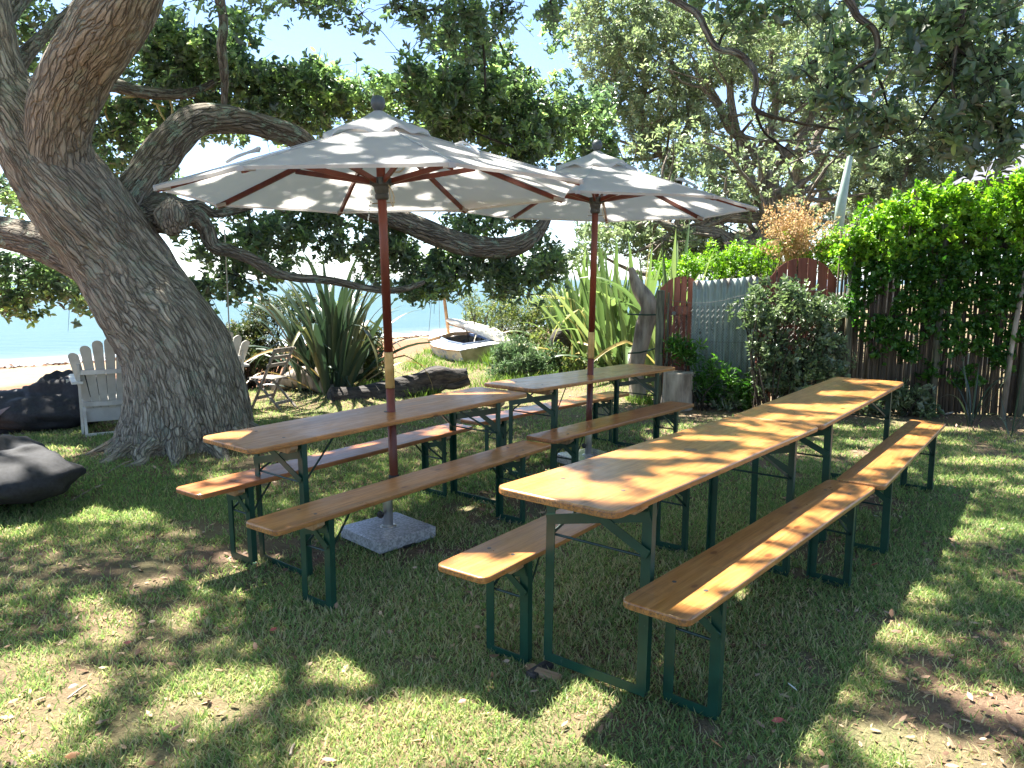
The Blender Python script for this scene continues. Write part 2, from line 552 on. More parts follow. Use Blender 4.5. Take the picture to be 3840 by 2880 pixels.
M['flax_dark'] = leafmat('flax_blade', [(0, (.022, .044, .030)), (.5, (.038, .068, .044)), (.93, (.068, .10, .05)), (1, (.30, .21, .08))], .12, .36, 1.6)  # blade tone darkened, translucency cut, to stand in for the big crown's shade
M['flax_pale'] = leafmat('pale_flax_blade', [(0, (.08, .13, .05)), (.5, (.15, .22, .08)), (.9, (.27, .31, .13)), (1, (.40, .30, .11))], .36, .4, 1.3)
M['grass'] = leafmat('grass_blade', [(0, (.10, .165, .06)), (.38, (.17, .26, .085)), (.62, (.27, .35, .12)), (.76, (.40, .36, .19)), (1, (.58, .48, .31))], .45, .55, 1.4, spec=.3)
M['tallgrass'] = leafmat('tall_grass_blade', [(0, (.07, .13, .025)), (.6, (.13, .21, .035)), (.92, (.20, .28, .06)), (1, (.42, .34, .15))], .4, .55, 1.3, spec=.3)
M['litter'] = leafmat('dry_leaf', [(0, (.11, .062, .040)), (.4, (.26, .155, .095)), (.75, (.42, .27, .17)), (.93, (.52, .38, .26)), (.97, (.34, .085, .05)), (1, (.38, .11, .07))], .1, .6, 1.1, spec=.3)
M['weed'] = simple('seaweed_wrack', (.10, .045, .020), (.26, .12, .055), .9, 12)

# ------------------------------------------------------------------ furniture positions (measured)
# name: kind, x, y, heading, height offset, width, length, rise of the far end
ITEMS = {
    'A': ('t', .802, 3.329, .667, .031, .509, 2.206, -.029),
    'B': ('t', 2.178, 5.072, .663, .008, .515, 2.199, .003),
    'C': ('b', 1.150, 3.132, .693, .013, .251, 2.201, -.023),
    'D': ('b', 2.548, 4.823, .650, .004, .249, 2.2, .002),
    'E': ('b', .454, 3.583, .638, .001, .246, 2.2, -.001),
    'F': ('t', -.761, 4.598, .689, -.013, .500, 2.202, .012),
    'G': ('t', .657, 6.362, .693, -.005, .514, 2.197, -.019),
    'H': ('b', -.473, 4.091, .630, .003, .241, 2.203, -.005),
    'I': ('b', .862, 5.862, .671, .001, .255, 2.197, -.019),
    'J': ('b', -1.042, 4.696, .653, -.002, .247, 2.199, .009),
    'K': ('b', .379, 6.712, .720, -.035, .240, 2.194, -.008),
}
FEET = []
for k, (kd, x, y, th, dz, w, L, tl) in ITEMS.items():
    fw = .20 if kd == 't' else .10
    for s in (-1, 1):
        z = dz + s * tl * .8 / 1.1
        if k == 'A' and s == -1: z -= .028
        for r in (-1, 1):
            FEET.append((x + s * .8 * math.sin(th) + r * fw * math.cos(th), y + s * .8 * math.cos(th) - r * fw * math.sin(th), z))
FEET = np.array(FEET)

# lawn edge (top of the bank) and waterline, as polylines running away to the right
LE = np.array([(-14, -2), (-7.6, 3.4), (-5.4, 7.1), (-4.2, 9.6), (-2.7, 13.2), (-2.1, 16.0), (-1.5, 19.0), (2, 27), (12, 45)], float)
WL = np.array([(-44, -12), (-24, 10), (-15.0, 21.8), (-13.5, 23.3), (-5.6, 33.4), (-3.9, 34.6), (3, 42), (20, 70)], float)
WZ = -1.0


def pl_dist(P, L):
    """signed distance to polyline: positive on its left (towards the sea)"""
    best = np.full(len(P), 1e9); sg = np.ones(len(P))
    for a, b in zip(L[:-1], L[1:]):
        d = b - a; n2 = d @ d
        t = np.clip(((P - a) @ d) / n2, 0, 1)
        q = P - (a + t[:, None] * d)
        dist = np.hypot(q[:, 0], q[:, 1])
        cr = d[0] * q[:, 1] - d[1] * q[:, 0]
        m = dist < best - 1e-9
        best = np.where(m, dist, best); sg = np.where(m, np.sign(cr), sg)
    return best * sg


def vnoise(x, y, s=1.0, seed=0):
    """smooth value noise, numpy"""
    x = x * s + 37.1 * seed; y = y * s - 11.7 * seed
    xi, yi = np.floor(x), np.floor(y)
    fx, fy = x - xi, y - yi
    fx = fx * fx * (3 - 2 * fx); fy = fy * fy * (3 - 2 * fy)

    def h(a, b):
        q = np.sin(a * 127.1 + b * 311.7 + seed * 17.3) * 43758.5453
        return q - np.floor(q)
    return (h(xi, yi) * (1 - fx) + h(xi + 1, yi) * fx) * (1 - fy) + (h(xi, yi + 1) * (1 - fx) + h(xi + 1, yi + 1) * fx) * fy


def fbm(x, y, s, seed=0, o=4):
    r = 0; a = .5; tot = 0
    for k in range(o):
        r = r + a * vnoise(x, y, s * 2 ** k, seed + k); tot += a; a *= .5
    return r / tot


def landz(X, Y):
    X = np.asarray(X, float); Y = np.asarray(Y, float)
    sh = X.shape
    P = np.stack([X.ravel(), Y.ravel()], 1)
    dl = pl_dist(P, LE); dw = pl_dist(P, WL)
    z = np.zeros(len(P))
    # beach
    t = np.clip(dl / np.maximum(dl - dw, 1e-6), 0, 1)
    zb = -(1.0 * (t * .80 + .20 * (1 - np.exp(-dl / .5))))
    z = np.where(dl > 0, np.where(dw > 0, WZ - .09 * dw, zb), 0)
    # lawn undulation, following the furniture feet
    w = np.zeros(len(P)) + .15; s = np.zeros(len(P))
    near = (Y.ravel() < 9) & (np.abs(X.ravel()) < 5)
    if near.any():
        pn = P[near]
        d2 = (pn[:, None, 0] - FEET[None, :, 0]) ** 2 + (pn[:, None, 1] - FEET[None, :, 1]) ** 2
        ww = np.exp(-d2 / (2 * .16 ** 2))
        w[near] += ww.sum(1); s[near] = (ww * FEET[None, :, 2]).sum(1)
    z = z + s / w
    z = z + (fbm(P[:, 0], P[:, 1], .8, 3) - .5) * .035 * np.clip(1 - dl / 3, 0, 1)
    # mound round the tree foot, gentle rise under the hedge
    z += .10 * np.exp(-((P[:, 0] + 2.95) ** 2 + (P[:, 1] - 7.1) ** 2) / (2 * .75 ** 2))
    return z.reshape(sh)


def lz(x, y): return float(landz(np.array([x]), np.array([y]))[0])


# ------------------------------------------------------------------ ground, sand, water
def groundmat():
    m, t, b = newmat('lawn_soil')
    v = coords(t, 'Object')
    n1 = noise(t, v, 1.3, 6, .6)
    n2 = noise(t, v, 26, 7, .7)
    n3 = noise(t, v, 110, 4, .7)
    soil = ramp(t, n2, [(.3, (.10, .058, .042)), (.6, (.24, .145, .10)), (.8, (.38, .25, .18))])
    soil = mixc(t, .4, soil, ramp(t, n3, [(.35, (.05, .032, .022)), (.7, (.30, .20, .145))]))
    turf = ramp(t, n3, [(.3, (.07, .07, .035)), (.55, (.16, .16, .075)), (.8, (.32, .27, .16))])
    c = mixc(t, ramp(t, n1, [(.40, .15), (.62, .85)]), soil, turf)
    a = ND(t, 'ShaderNodeAttribute', attribute_name='zone')
    sep = t.nodes.new('ShaderNodeSeparateXYZ'); t.links.new(a.outputs['Vector'], sep.inputs[0])
    wob = math_(t, 'ADD', sep.outputs[0], math_(t, 'MULTIPLY', math_(t, 'SUBTRACT', noise(t, v, .9, 6, .65), .5), 1.2))
    mul = ramp(t, n3, [(.3, (.11, .050, .026)), (.55, (.24, .12, .068)), (.8, (.36, .22, .145))])
    sand = ramp(t, noise(t, v, 3.0, 8, .7), [(.3, (.22, .16, .10)), (.7, (.30, .225, .145))])
    wr = noise(t, coords(t, 'Object', (1, 1, 1)), 1.1, 8, .75)
    sand = mixc(t, ramp(t, wr, [(.60, 0), (.64, .6)]), sand, (.30, .19, .11))
    # x = metres past the lawn edge, y = metres to the water
    f1 = math_(t, 'SMOOTH_MIN', 1.0, 1.0)
    k1 = ramp(t, math_(t, 'MULTIPLY', math_(t, 'ADD', wob, 1.0), .5), [(.50, 0), (.58, 1)])
    c = mixc(t, k1, c, mul)
    wob2 = math_(t, 'ADD', sep.outputs[2], math_(t, 'MULTIPLY', math_(t, 'SUBTRACT', noise(t, v, .55, 6, .65), .5), .26))
    k2 = ramp(t, wob2, [(.45, 0), (.50, 1)])
    c = mixc(t, k2, c, sand)
    k3 = ramp(t, math_(t, 'ADD', sep.outputs[2], 0), [(.90, 0), (.95, 1)])
    c = mixc(t, k3, c, (.17, .13, .09))
    t.links.new(c, b.inputs['Base Color'])
    b.inputs['Roughness'].default_value = .95
    b.inputs['Specular IOR Level'].default_value = .15
    bump(t, b, n2, .8, .03)
    return m


def gridmesh(name, xs, ys, m, zone=True):
    X, Y = np.meshgrid(xs, ys)
    Z = landz(X, Y)
    V = np.stack([X, Y, Z], -1).reshape(-1, 3)
    nx, ny = len(xs), len(ys)
    i = np.arange(nx * ny).reshape(ny, nx)
    Fq = np.stack([i[:-1, :-1], i[:-1, 1:], i[1:, 1:], i[1:, :-1]], -1).reshape(-1, 4)
    P = V[:, :2].astype(float)
    dl = pl_dist(P, LE); dw = pl_dist(P, WL)
    t = np.clip(np.where(dl > 0, dl / np.maximum(dl - dw, 1e-6), 0), 0, 1)
    t = np.where(dw > 0, 1.0, t)
    return npmesh(name, V, Fq, m, True, vattrs={'zone': np.stack([np.clip(dl, -1, 1), np.clip(-dw, -1, 40), t], 1)})


def spaced(a, b, c, d, near, far):
    """coordinates dense in (b,c), sparse outside"""
    return np.unique(np.concatenate([np.linspace(a, b, far), np.linspace(b, c, near), np.linspace(c, d, far)]))


gm = gridmesh('ground', spaced(-900, -16, 9, 900, 260, 40), np.unique(np.concatenate([np.linspace(-500, -2, 20), np.linspace(-2, 12, 190), np.linspace(12, 45, 130), np.linspace(45, 2500, 50)])), groundmat())
# far from the shore the land simply runs under the sea sheet
tag(link('lawn_and_beach_ground', gm), kind='structure')


def seamat():
    m, t, b = newmat('turquoise_sea')
    tc = t.nodes.new('ShaderNodeTexCoord').outputs['Object']
    sep = t.nodes.new('ShaderNodeSeparateXYZ'); t.links.new(tc, sep.inputs[0])
    a = ND(t, 'ShaderNodeAttribute', attribute_name='off')
    off = a.outputs['Fac']
    v = coords(t, 'Object', (.25, 1, 1))
    n = noise(t, v, .9, 5, .6)
    c = ramp(t, off, [(0, (.14, .14, .115)), (.012, (.075, .105, .10)), (.06, (.034, .076, .080)), (.35, (.030, .074, .074)), (1, (.036, .074, .082))])
    pt = noise(t, coords(t, 'Object', (.4, 1, 1)), .035, 4, .6)
    c = mixc(t, ramp(t, pt, [(.45, 0), (.65, .5)]), c, (.045, .088, .080))
    fo = noise(t, coords(t, 'Object', (1.0, 1, 1)), .45, 7, .72)
    band = math_(t, 'MULTIPLY', ramp(t, off, [(.0, 1), (.016, 1), (.028, 0)]), ramp(t, fo, [(.40, 0), (.52, 1)]))
    c = mixc(t, band, c, (.42, .44, .44))
    t.links.new(c, b.inputs['Base Color'])
    b.inputs['Roughness'].default_value = .32
    b.inputs['Specular IOR Level'].default_value = .12
    n2 = noise(t, coords(t, 'Object', (.5, 1.6, 1)), 1.6, 5, .6)
    bump(t, b, math_(t, 'ADD', n, n2), .55, .10)
    return m


# sea sheet follows the waterline
rows = []
offs = [-0.6, 0, .4, .8, 1.2, 1.6, 2.2, 3, 4, 6, 9, 14, 22, 36, 60, 100, 200, 400, 900, 2000, 5500]
wl = []
for a, b_ in zip(WL[:-1], WL[1:]):
    n = max(2, int(np.hypot(*(b_ - a)) / 1.0))
    for k in range(n): wl.append(a + (b_ - a) * k / n)
wl.append(WL[-1]); wl = np.array(wl)
wl = wl + .35 * np.stack([np.sin(wl[:, 0] * .9), np.cos(wl[:, 1] * .7)], 1)
dirn = np.array([-.62, .78])
V, att = [], []
for k, o in enumerate(offs):
    for j, p in enumerate(wl):
        spread = (j / (len(wl) - 1) - .5)
        q = p + dirn * o + np.array([.78, .62]) * spread * o * 5.0
        zz = WZ + (0.05 * math.exp(-((o - 1.2) / .5) ** 2) + .07 * math.exp(-((o - 2.9) / .6) ** 2)) * (.6 + .5 * math.sin(j * .35))
        V.append((q[0], q[1], zz)); att.append(o)
V = np.array(V); nW = len(wl)
i = np.arange(len(V)).reshape(len(offs), nW)
Fq = np.stack([i[:-1, :-1], i[:-1, 1:], i[1:, 1:], i[1:, :-1]], -1).reshape(-1, 4)
fa = np.array(att).reshape(len(offs), nW)
fo = (fa[:-1, :-1] + fa[1:, :-1]) / 2
sm = npmesh('sea', V, Fq, seamat(), True)
a_ = sm.attributes.new('off', 'FLOAT', 'POINT'); a_.data.foreach_set('value', np.clip(np.array(att, dtype=np.float32) / 100, 0, 1))
tag(link('sea', sm), kind='structure')

# faint headland on the horizon
hb = MB()
hx = [(-1400 + 40 * k) for k in range(60)]
hz = [max(0, 34 * math.exp(-((x + 400) / 330.) ** 2) + 20 * math.exp(-((x - 300) / 240.) ** 2) + 5 * mn.noise(Vector((x * .01, 0, 0)))) for x in hx]
vs = []
for x, z in zip(hx, hz): vs += [(x, 4300, WZ - 1), (x, 4380, z * .8), (x, 4500, z), (x, 4800, WZ - 1)]
fs = []
for k in range(len(hx) - 1):
    for r in range(3): fs.append((k * 4 + r, k * 4 + 4 + r, k * 4 + 5 + r, k * 4 + 1 + r))
hb.add(vs, fs)
hb.obj('distant_hills', simple('far_hill_scrub', (.10, .15, .14), (.16, .20, .18), .95, .02, bstr=0), smooth=True, kind='structure')


# ------------------------------------------------------------------ leaves, vectorised
def unit(a): return a / np.maximum(np.linalg.norm(a, axis=-1, keepdims=True), 1e-9)


def leaf_geo(B, D, N, L, Wd, fine=False, droop=.15, fold=.25):
    """B base, D direction, N normal hint; returns V,F. coarse: two triangles folded on the midrib; fine: 6 verts, 4 tris"""
    D = unit(D); Sd = unit(np.cross(D, N)); N = unit(np.cross(Sd, D))
    L = L[:, None]; Wd = Wd[:, None]
    n = len(B)
    if fine == 'oval':
        T = B + D * L - N * L * droop
        m1 = B + D * L * .30; m2 = B + D * L * .72 - N * L * droop * .4
        V = np.stack([B, m1 + Sd * Wd * .46 + N * Wd * fold, m2 + Sd * Wd * .46 + N * Wd * fold, T,
                      m2 - Sd * Wd * .46 + N * Wd * fold, m1 - Sd * Wd * .46 + N * Wd * fold], 1).reshape(-1, 3)
        i = np.arange(n)[:, None] * 6
        F = np.concatenate([i + [0, 1, 2], i + [0, 2, 3], i + [0, 3, 4], i + [0, 4, 5]], 1).reshape(-1, 3)
        return V, F, 4
    if not fine:
        T = B + D * L - N * L * droop
        mid = B + D * L * .52
        a = mid + Sd * Wd * .5 + N * Wd * fold
        b = mid - Sd * Wd * .5 + N * Wd * fold
        V = np.stack([B, a, T, b], 1).reshape(-1, 3)
        i = np.arange(n)[:, None] * 4
        F = np.concatenate([i + [0, 1, 2], i + [0, 2, 3]], 1).reshape(-1, 3)
        return V, F, 2
    T = B + D * L - N * L * droop
    m1 = B + D * L * .38; m2 = B + D * L * .74 - N * L * droop * .45
    V = np.stack([B, m1 + Sd * Wd * .5 + N * Wd * fold, m2 + Sd * Wd * .42 + N * Wd * fold, T,
                  m2 - Sd * Wd * .42 + N * Wd * fold, m1 - Sd * Wd * .5 + N * Wd * fold,
                  m2 - N * Wd * .02, m1], 1).reshape(-1, 3)
    i = np.arange(n)[:, None] * 8
    F = np.concatenate([i + [0, 1, 7], i + [1, 2, 7], i + [7, 2, 6], i + [2, 3, 6], i + [6, 3, 4], i + [7, 6, 4], i + [5, 7, 4], i + [0, 7, 5]], 1).reshape(-1, 3)
    return V, F, 8


def rosettes(C, A, per, Lm, wr=.42, spread=(35, 85), v0=.5, vs=.25, fine=False, jit=.0, top=.35):
    """rings of leaves round twig tips C with axes A"""
    n = len(C); A = unit(A)
    C2 = np.repeat(C, per, 0); A2 = np.repeat(A, per, 0)
    m = len(C2)
    rnd = R_.normal(size=(m, 3)); perp = unit(np.cross(A2, rnd))
    ang = np.radians(R_.uniform(spread[0], spread[1], m))[:, None]
    D = A2 * np.cos(ang) + perp * np.sin(ang)
    N = unit(A2 * np.sin(ang) - perp * np.cos(ang) + R_.normal(size=(m, 3)) * .25)
    L = Lm * R_.uniform(.65, 1.2, m)
    B = C2 + R_.normal(size=(m, 3)) * jit - A2 * (R_.uniform(0, 1, m) * Lm * 1.5)[:, None]
    Wd = L * wr * R_.uniform(.8, 1.15, m)
    vr = np.clip(np.repeat(R_.normal(size=n) * vs, per) + R_.normal(size=m) * vs * .6 + v0, 0, .93) + .07 * (R_.uniform(0, 1, m) > .992)
    V, F, k = leaf_geo(B, D, N, L, Wd, fine)
    return V, F, np.repeat(np.clip(vr, 0, 1), k)


def join(parts):
    Vs, Fs, At, n = [], [], [], 0
    for V, F, a in parts:
        Vs.append(V); Fs.append(F + n); At.append(a); n += len(V)
    return np.concatenate(Vs), np.concatenate(Fs), np.concatenate(At)


def leafobj(name, parts, m, parent=None, **k):
    V, F, a = join(parts)
    return link(name, npmesh(name, V, F, m, False, attrs={'v': a}), parent, **k)


def imgblob(px, py, y, rx, ry, rd, n, clump=.22, per_cl=9):
    """clump centres inside an ellipsoid seen at px,py from distance y; radii rx,ry in picture px, rd in metres"""
    c = np.array(at(px, py, y)); sx = rx * y / FPX; sz = ry * y / FPX
    nc = max(1, int(n / per_cl))
    d = unit(R_.normal(size=(nc, 3))) * (R_.uniform(0.05, 1, nc) ** .42)[:, None]
    cc = c + d * np.array([sx, rd, sz])
    ax = d + np.array([0, 0, .55])
    C = np.repeat(cc, per_cl, 0) + R_.normal(size=(nc * per_cl, 3)) * clump * .6
    A = np.repeat(ax, per_cl, 0) * .9 + R_.normal(size=(nc * per_cl, 3)) * .55
    A[:, 2] += .25
    return C, A, cc


def bark_tube(pts, seg=40, sub=6, disp=0.0, freq=9.0, lump=0.0, flare=None, seed=0.0, twist=0.0):
    """pts: [(Vector, radius)]; returns V,F,bk"""
    P = smoothpath(pts, sub)
    n = len(P)
    C = [p for p, r in P]; Rr = [r for p, r in P]
    V, BK = [], []
    t0 = (C[1] - C[0]).normalized()
    u = Vector((0, 1, 0)); s = 0.0
    for i in range(n):
        t = (C[min(i + 1, n - 1)] - C[max(i - 1, 0)]).normalized()
        u = (u - t * u.dot(t))
        u = u.normalized() if u.length > 1e-5 else t.orthogonal().normalized()
        w = t.cross(u)
        if i: s += (C[i] - C[i - 1]).length
        r = Rr[i]
        for k in range(seg):
            a = 2 * math.pi * k / seg
            at_ = a + twist * s
            q = Vector((math.cos(at_) * max(r, .03), math.sin(at_) * max(r, .03), s))
            rr = r
            if lump:
                rr += lump * r * mn.noise(Vector((q.x * 2.2 / max(r, .1) * .25 + seed, q.y * 2.2 / max(r, .1) * .25, s * 1.3))) * 1.6
            if flare is not None: rr *= flare(i / (n - 1), a)
            if disp:
                z1 = mn.noise(Vector((q.x * freq + seed, q.y * freq, s * freq * .20)))
                z2 = mn.noise(Vector((q.x * freq * 2.6, q.y * freq * 2.6 + seed, s * freq * .6)))
                z3 = mn.noise(Vector((q.x * freq * .4, q.y * freq * .4 + seed, s * freq * .10)))
                rr += disp * (abs(z1) * 1.7 - .5 + .55 * z2 + .9 * z3)
            V.append(C[i] + (u * math.cos(a) + w * math.sin(a)) * rr)
            BK.append((q.x + seed, q.y, s))
    F = []
    for i in range(n - 1):
        for k in range(seg):
            F.append((i * seg + k, i * seg + (k + 1) % seg, (i + 1) * seg + (k + 1) % seg, (i + 1) * seg + k))
    return np.array([tuple(v) for v in V]), np.array(F), np.array(BK)


def barkobj(name, tubes, m, parent=None, **k):
    Vs, Fs, Bs, n = [], [], [], 0
    for V, F, B in tubes:
        Vs.append(V); Fs.append(F + n); Bs.append(B); n += len(V)
    return link(name, npmesh(name, np.concatenate(Vs), np.concatenate(Fs), m, True, vattrs={'bk': np.concatenate(Bs)}), parent, **k)


def impath(lst, wmul=1.0):
    """[(px,py,dist,width px)] -> [(Vector,radius)]"""
    return [(at(px, py, y), w * y / FPX / 2 * wmul) for px, py, y, w in lst]


# ================================================================== TABLES AND BENCHES
def board(L, Wd, T, r=.045, hole=0.0):
    """rounded-corner top with eased arrises, upper face at z=0"""
    def ring(ins, z):
        o = []
        rr = r - ins * .5
        for cx, cy, a0 in ((L / 2 - r, Wd / 2 - r, 0), (-L / 2 + r, Wd / 2 - r, 90), (-L / 2 + r, -Wd / 2 + r, 180), (L / 2 - r, -Wd / 2 + r, 270)):
            for k in range(6):
                a = math.radians(a0 + 18 * k)
                o.append(Vector((cx + (r - ins) * math.cos(a), cy + (r - ins) * math.sin(a), z)))
        return o
    mb = MB(); b = .006
    rings = [ring(b, -T), ring(b * .3, -T + b * .4), ring(0, -T + b), ring(0, -b), ring(b * .3, -b * .35), ring(b, 0)]
    n = len(rings[0])
    vs = [p for q in rings for p in q]
    # small nicks along the arris
    for i, p in enumerate(vs):
        if i // n in (3, 4):
            k = mn.noise(Vector((p.x * 9, p.y * 9, 3))) * .002
            p.z += k
    fs = []
    for k in range(len(rings) - 1):
        for j in range(n): fs.append((k * n + j, k * n + (j + 1) % n, (k + 1) * n + (j + 1) % n, (k + 1) * n + j))
    fs.append(tuple(range(n - 1, -1, -1)))
    fs.append(tuple(range((len(rings) - 1) * n, len(rings) * n)))
    mb.add(vs, fs)
    return mb


def angle_leg(x, y, z0, z1, sx, sy, w=.040, d=.032, t=.004):
    """L-section upright: one flange across the frame, one along the table"""
    o = [(0, 0), (w * sy, 0), (w * sy, t * sx), (t * sy, t * sx), (t * sy, d * sx), (0, d * sx)]
    o = [(x + b, y + a) for a, b in o]
    if sx * sy > 0: o = o[::-1]
    return MB().prism(o, z0, z1)


def build_set(kind):
    """returns {part name: [meshes]} for a folding beer table or bench; near frame at -X"""
    P = []
    tab = kind == 't'
    H = .77 if tab else .48
    T = .028
    fw = .46 if tab else .215        # outside width of a leg frame
    for s in (-1, 1):
        x = s * .80
        zt = H - T - .002
        for r in (-1, 1):
            leg = angle_leg(x, r * fw / 2, .018, zt, -s, -r)
            P.append(('leg', leg, 'green'))
        foot = MB().box((x - s * .002, 0, .02), (.005, fw - .01, .036)).box((x - s * .017, 0, .0045), (.030, fw - .01, .005))
        P.append(('foot_bar', foot, 'green'))
        yo = fw / 2 - .006
        if tab:
            b1 = MB().bar((x + s * .006, yo, .585), (x + s * .006, -yo, .685), .004, .040)
            b2 = MB().bar((x + s * .011, yo * .82, zt), (x + s * .011, -yo, .545), .004, .036)
            rz, rx = .525, .52
        else:
            b1 = MB().bar((x + s * .006, yo, .355), (x + s * .006, -yo, .405), .004, .034)
            b2 = MB().bar((x + s * .011, yo * .8, zt), (x + s * .011, -yo, .315), .004, .030)
            rz, rx = .285, .26
        P.append(('cross_brace', b1, 'green')); P.append(('cross_brace', b2, 'green'))
        P.append(('tie_rod', MB().tube([(x - s * .015, yo, rz), (x - s * .015, -yo, rz)], .0055, 8), 'greenrod'))
        top_in = x - s * (.33 if tab else .20)
        for r in (-1, 1):
            P.append(('folding_strut', MB().bar((x - s * .018, r * (yo - .012), rz), (top_in, r * (yo * .45), zt), .004, .012), 'greenrod'))
        by = (fw - .02) / 2
        bt = MB().prism([(-by, -T), (by, -T), (by, -T - .022), (by - .03, -T - .046), (-by + .03, -T - .046), (-by, -T - .022)], -.022, .022,
                        Matrix(((0, 0, 1), (1, 0, 0), (0, 1, 0))))
        for i_, v in enumerate(bt.v): bt.v[i_] = (v[0] + x + s * .038, v[1], v[2] + H)
        P.append(('batten', bt, 'batten'))
    return P


SETS = {k: [(n, mb.mesh(n, M[m]), m) for n, mb, m in build_set(k)] for k in 'tb'}
INFO = {
    'A': ('long orange pine beer table nearest the camera, scuffed ends, on wood chocks', 'folding pine beer tables on green steel frames', 'top'),
    'B': ('pine beer table nearest the brush fence, end to end with the scuffed front table', 'folding pine beer tables on green steel frames', 'top'),
    'F': ('pine beer table pierced by the pole of the larger, nearer parasol', 'folding pine beer tables on green steel frames', 'top'),
    'G': ('farthest pine beer table, pierced by the pole of the smaller looking far parasol', 'folding pine beer tables on green steel frames', 'top'),
    'C': ('front right pine bench, sunlit strip on top, open grass on its right', 'narrow pine benches on green steel frames', 'top'),
    'D': ('pine bench behind the front right bench, end to end with it, below the brush fence', 'narrow pine benches on green steel frames', 'top'),
    'E': ('pine bench half hidden under the front table on its left side', 'narrow pine benches on green steel frames', 'top'),
    'H': ('knotty pine bench in front of the parasol with the granite base', 'narrow pine benches on green steel frames', 'top'),
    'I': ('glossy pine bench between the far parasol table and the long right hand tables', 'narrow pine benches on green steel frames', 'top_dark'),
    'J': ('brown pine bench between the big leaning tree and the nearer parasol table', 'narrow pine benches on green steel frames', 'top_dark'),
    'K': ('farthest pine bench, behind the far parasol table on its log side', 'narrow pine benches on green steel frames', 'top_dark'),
}
for key, (kd, x, y, th, dz, w, L, tl) in ITEMS.items():
    lab, grp, tm = INFO[key]
    tab = kd == 't'
    o = empty('beer_table' if tab else 'beer_bench', (x, y, dz), label=lab, cat='table' if tab else 'bench', group=grp)
    H = .77 if tab else .48
    rz = math.pi / 2 - th
    o.rotation_euler = (0, -math.atan2(tl, L / 2), rz)
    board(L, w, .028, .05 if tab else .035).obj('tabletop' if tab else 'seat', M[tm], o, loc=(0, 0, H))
    for n, me, m in SETS[kd]:
        link(n, me, o)
    # screw heads / dowels in the top
    for s in (-1, 1):
        for r in (-1, 1):
            c = MB().lathe([(.0085, 0), (.0085, .0008), (.006, .0010)], (s * .838, r * (.13 if tab else .06), H + .0002), 10)
            c.obj('screw_cap', M['plastic'], o)
    if tab:
        MB().lathe([(.031, 0), (.031, .0012), (.022, .0015)], (0, 0, H + .0003), 20).obj('hole_plug' if key in 'AB' else 'parasol_hole_ring', M['batten' if key in 'AB' else 'black'], o)

# chocks under the near frame of the front table
for p, d, rz, lab in (((2025, 2535), (.13, .05, .022), .9, 'dark brown wood offcut chocking the near leg of the front table'),
                      ((2052, 2556), (.11, .045, .02), -.5, 'orange wood offcut lying beside the dark chock at the table foot'),
                      ((1998, 2532), (.07, .045, .02), 1.9, 'small pale wood offcut at the outer left of the chocks')):
    c = gr(*p)
    mb = MB().box((0, 0, d[2] / 2), d, bev=.004)
    o = mb.obj('wood_chock', M['darkdrift'] if 'dark brown' in lab else M['batten'], loc=(c.x, c.y, lz(c.x, c.y) + .004), label=lab, cat='wood block', group='offcuts at the table foot')
    o.rotation_euler = (0.05, .04, rz)


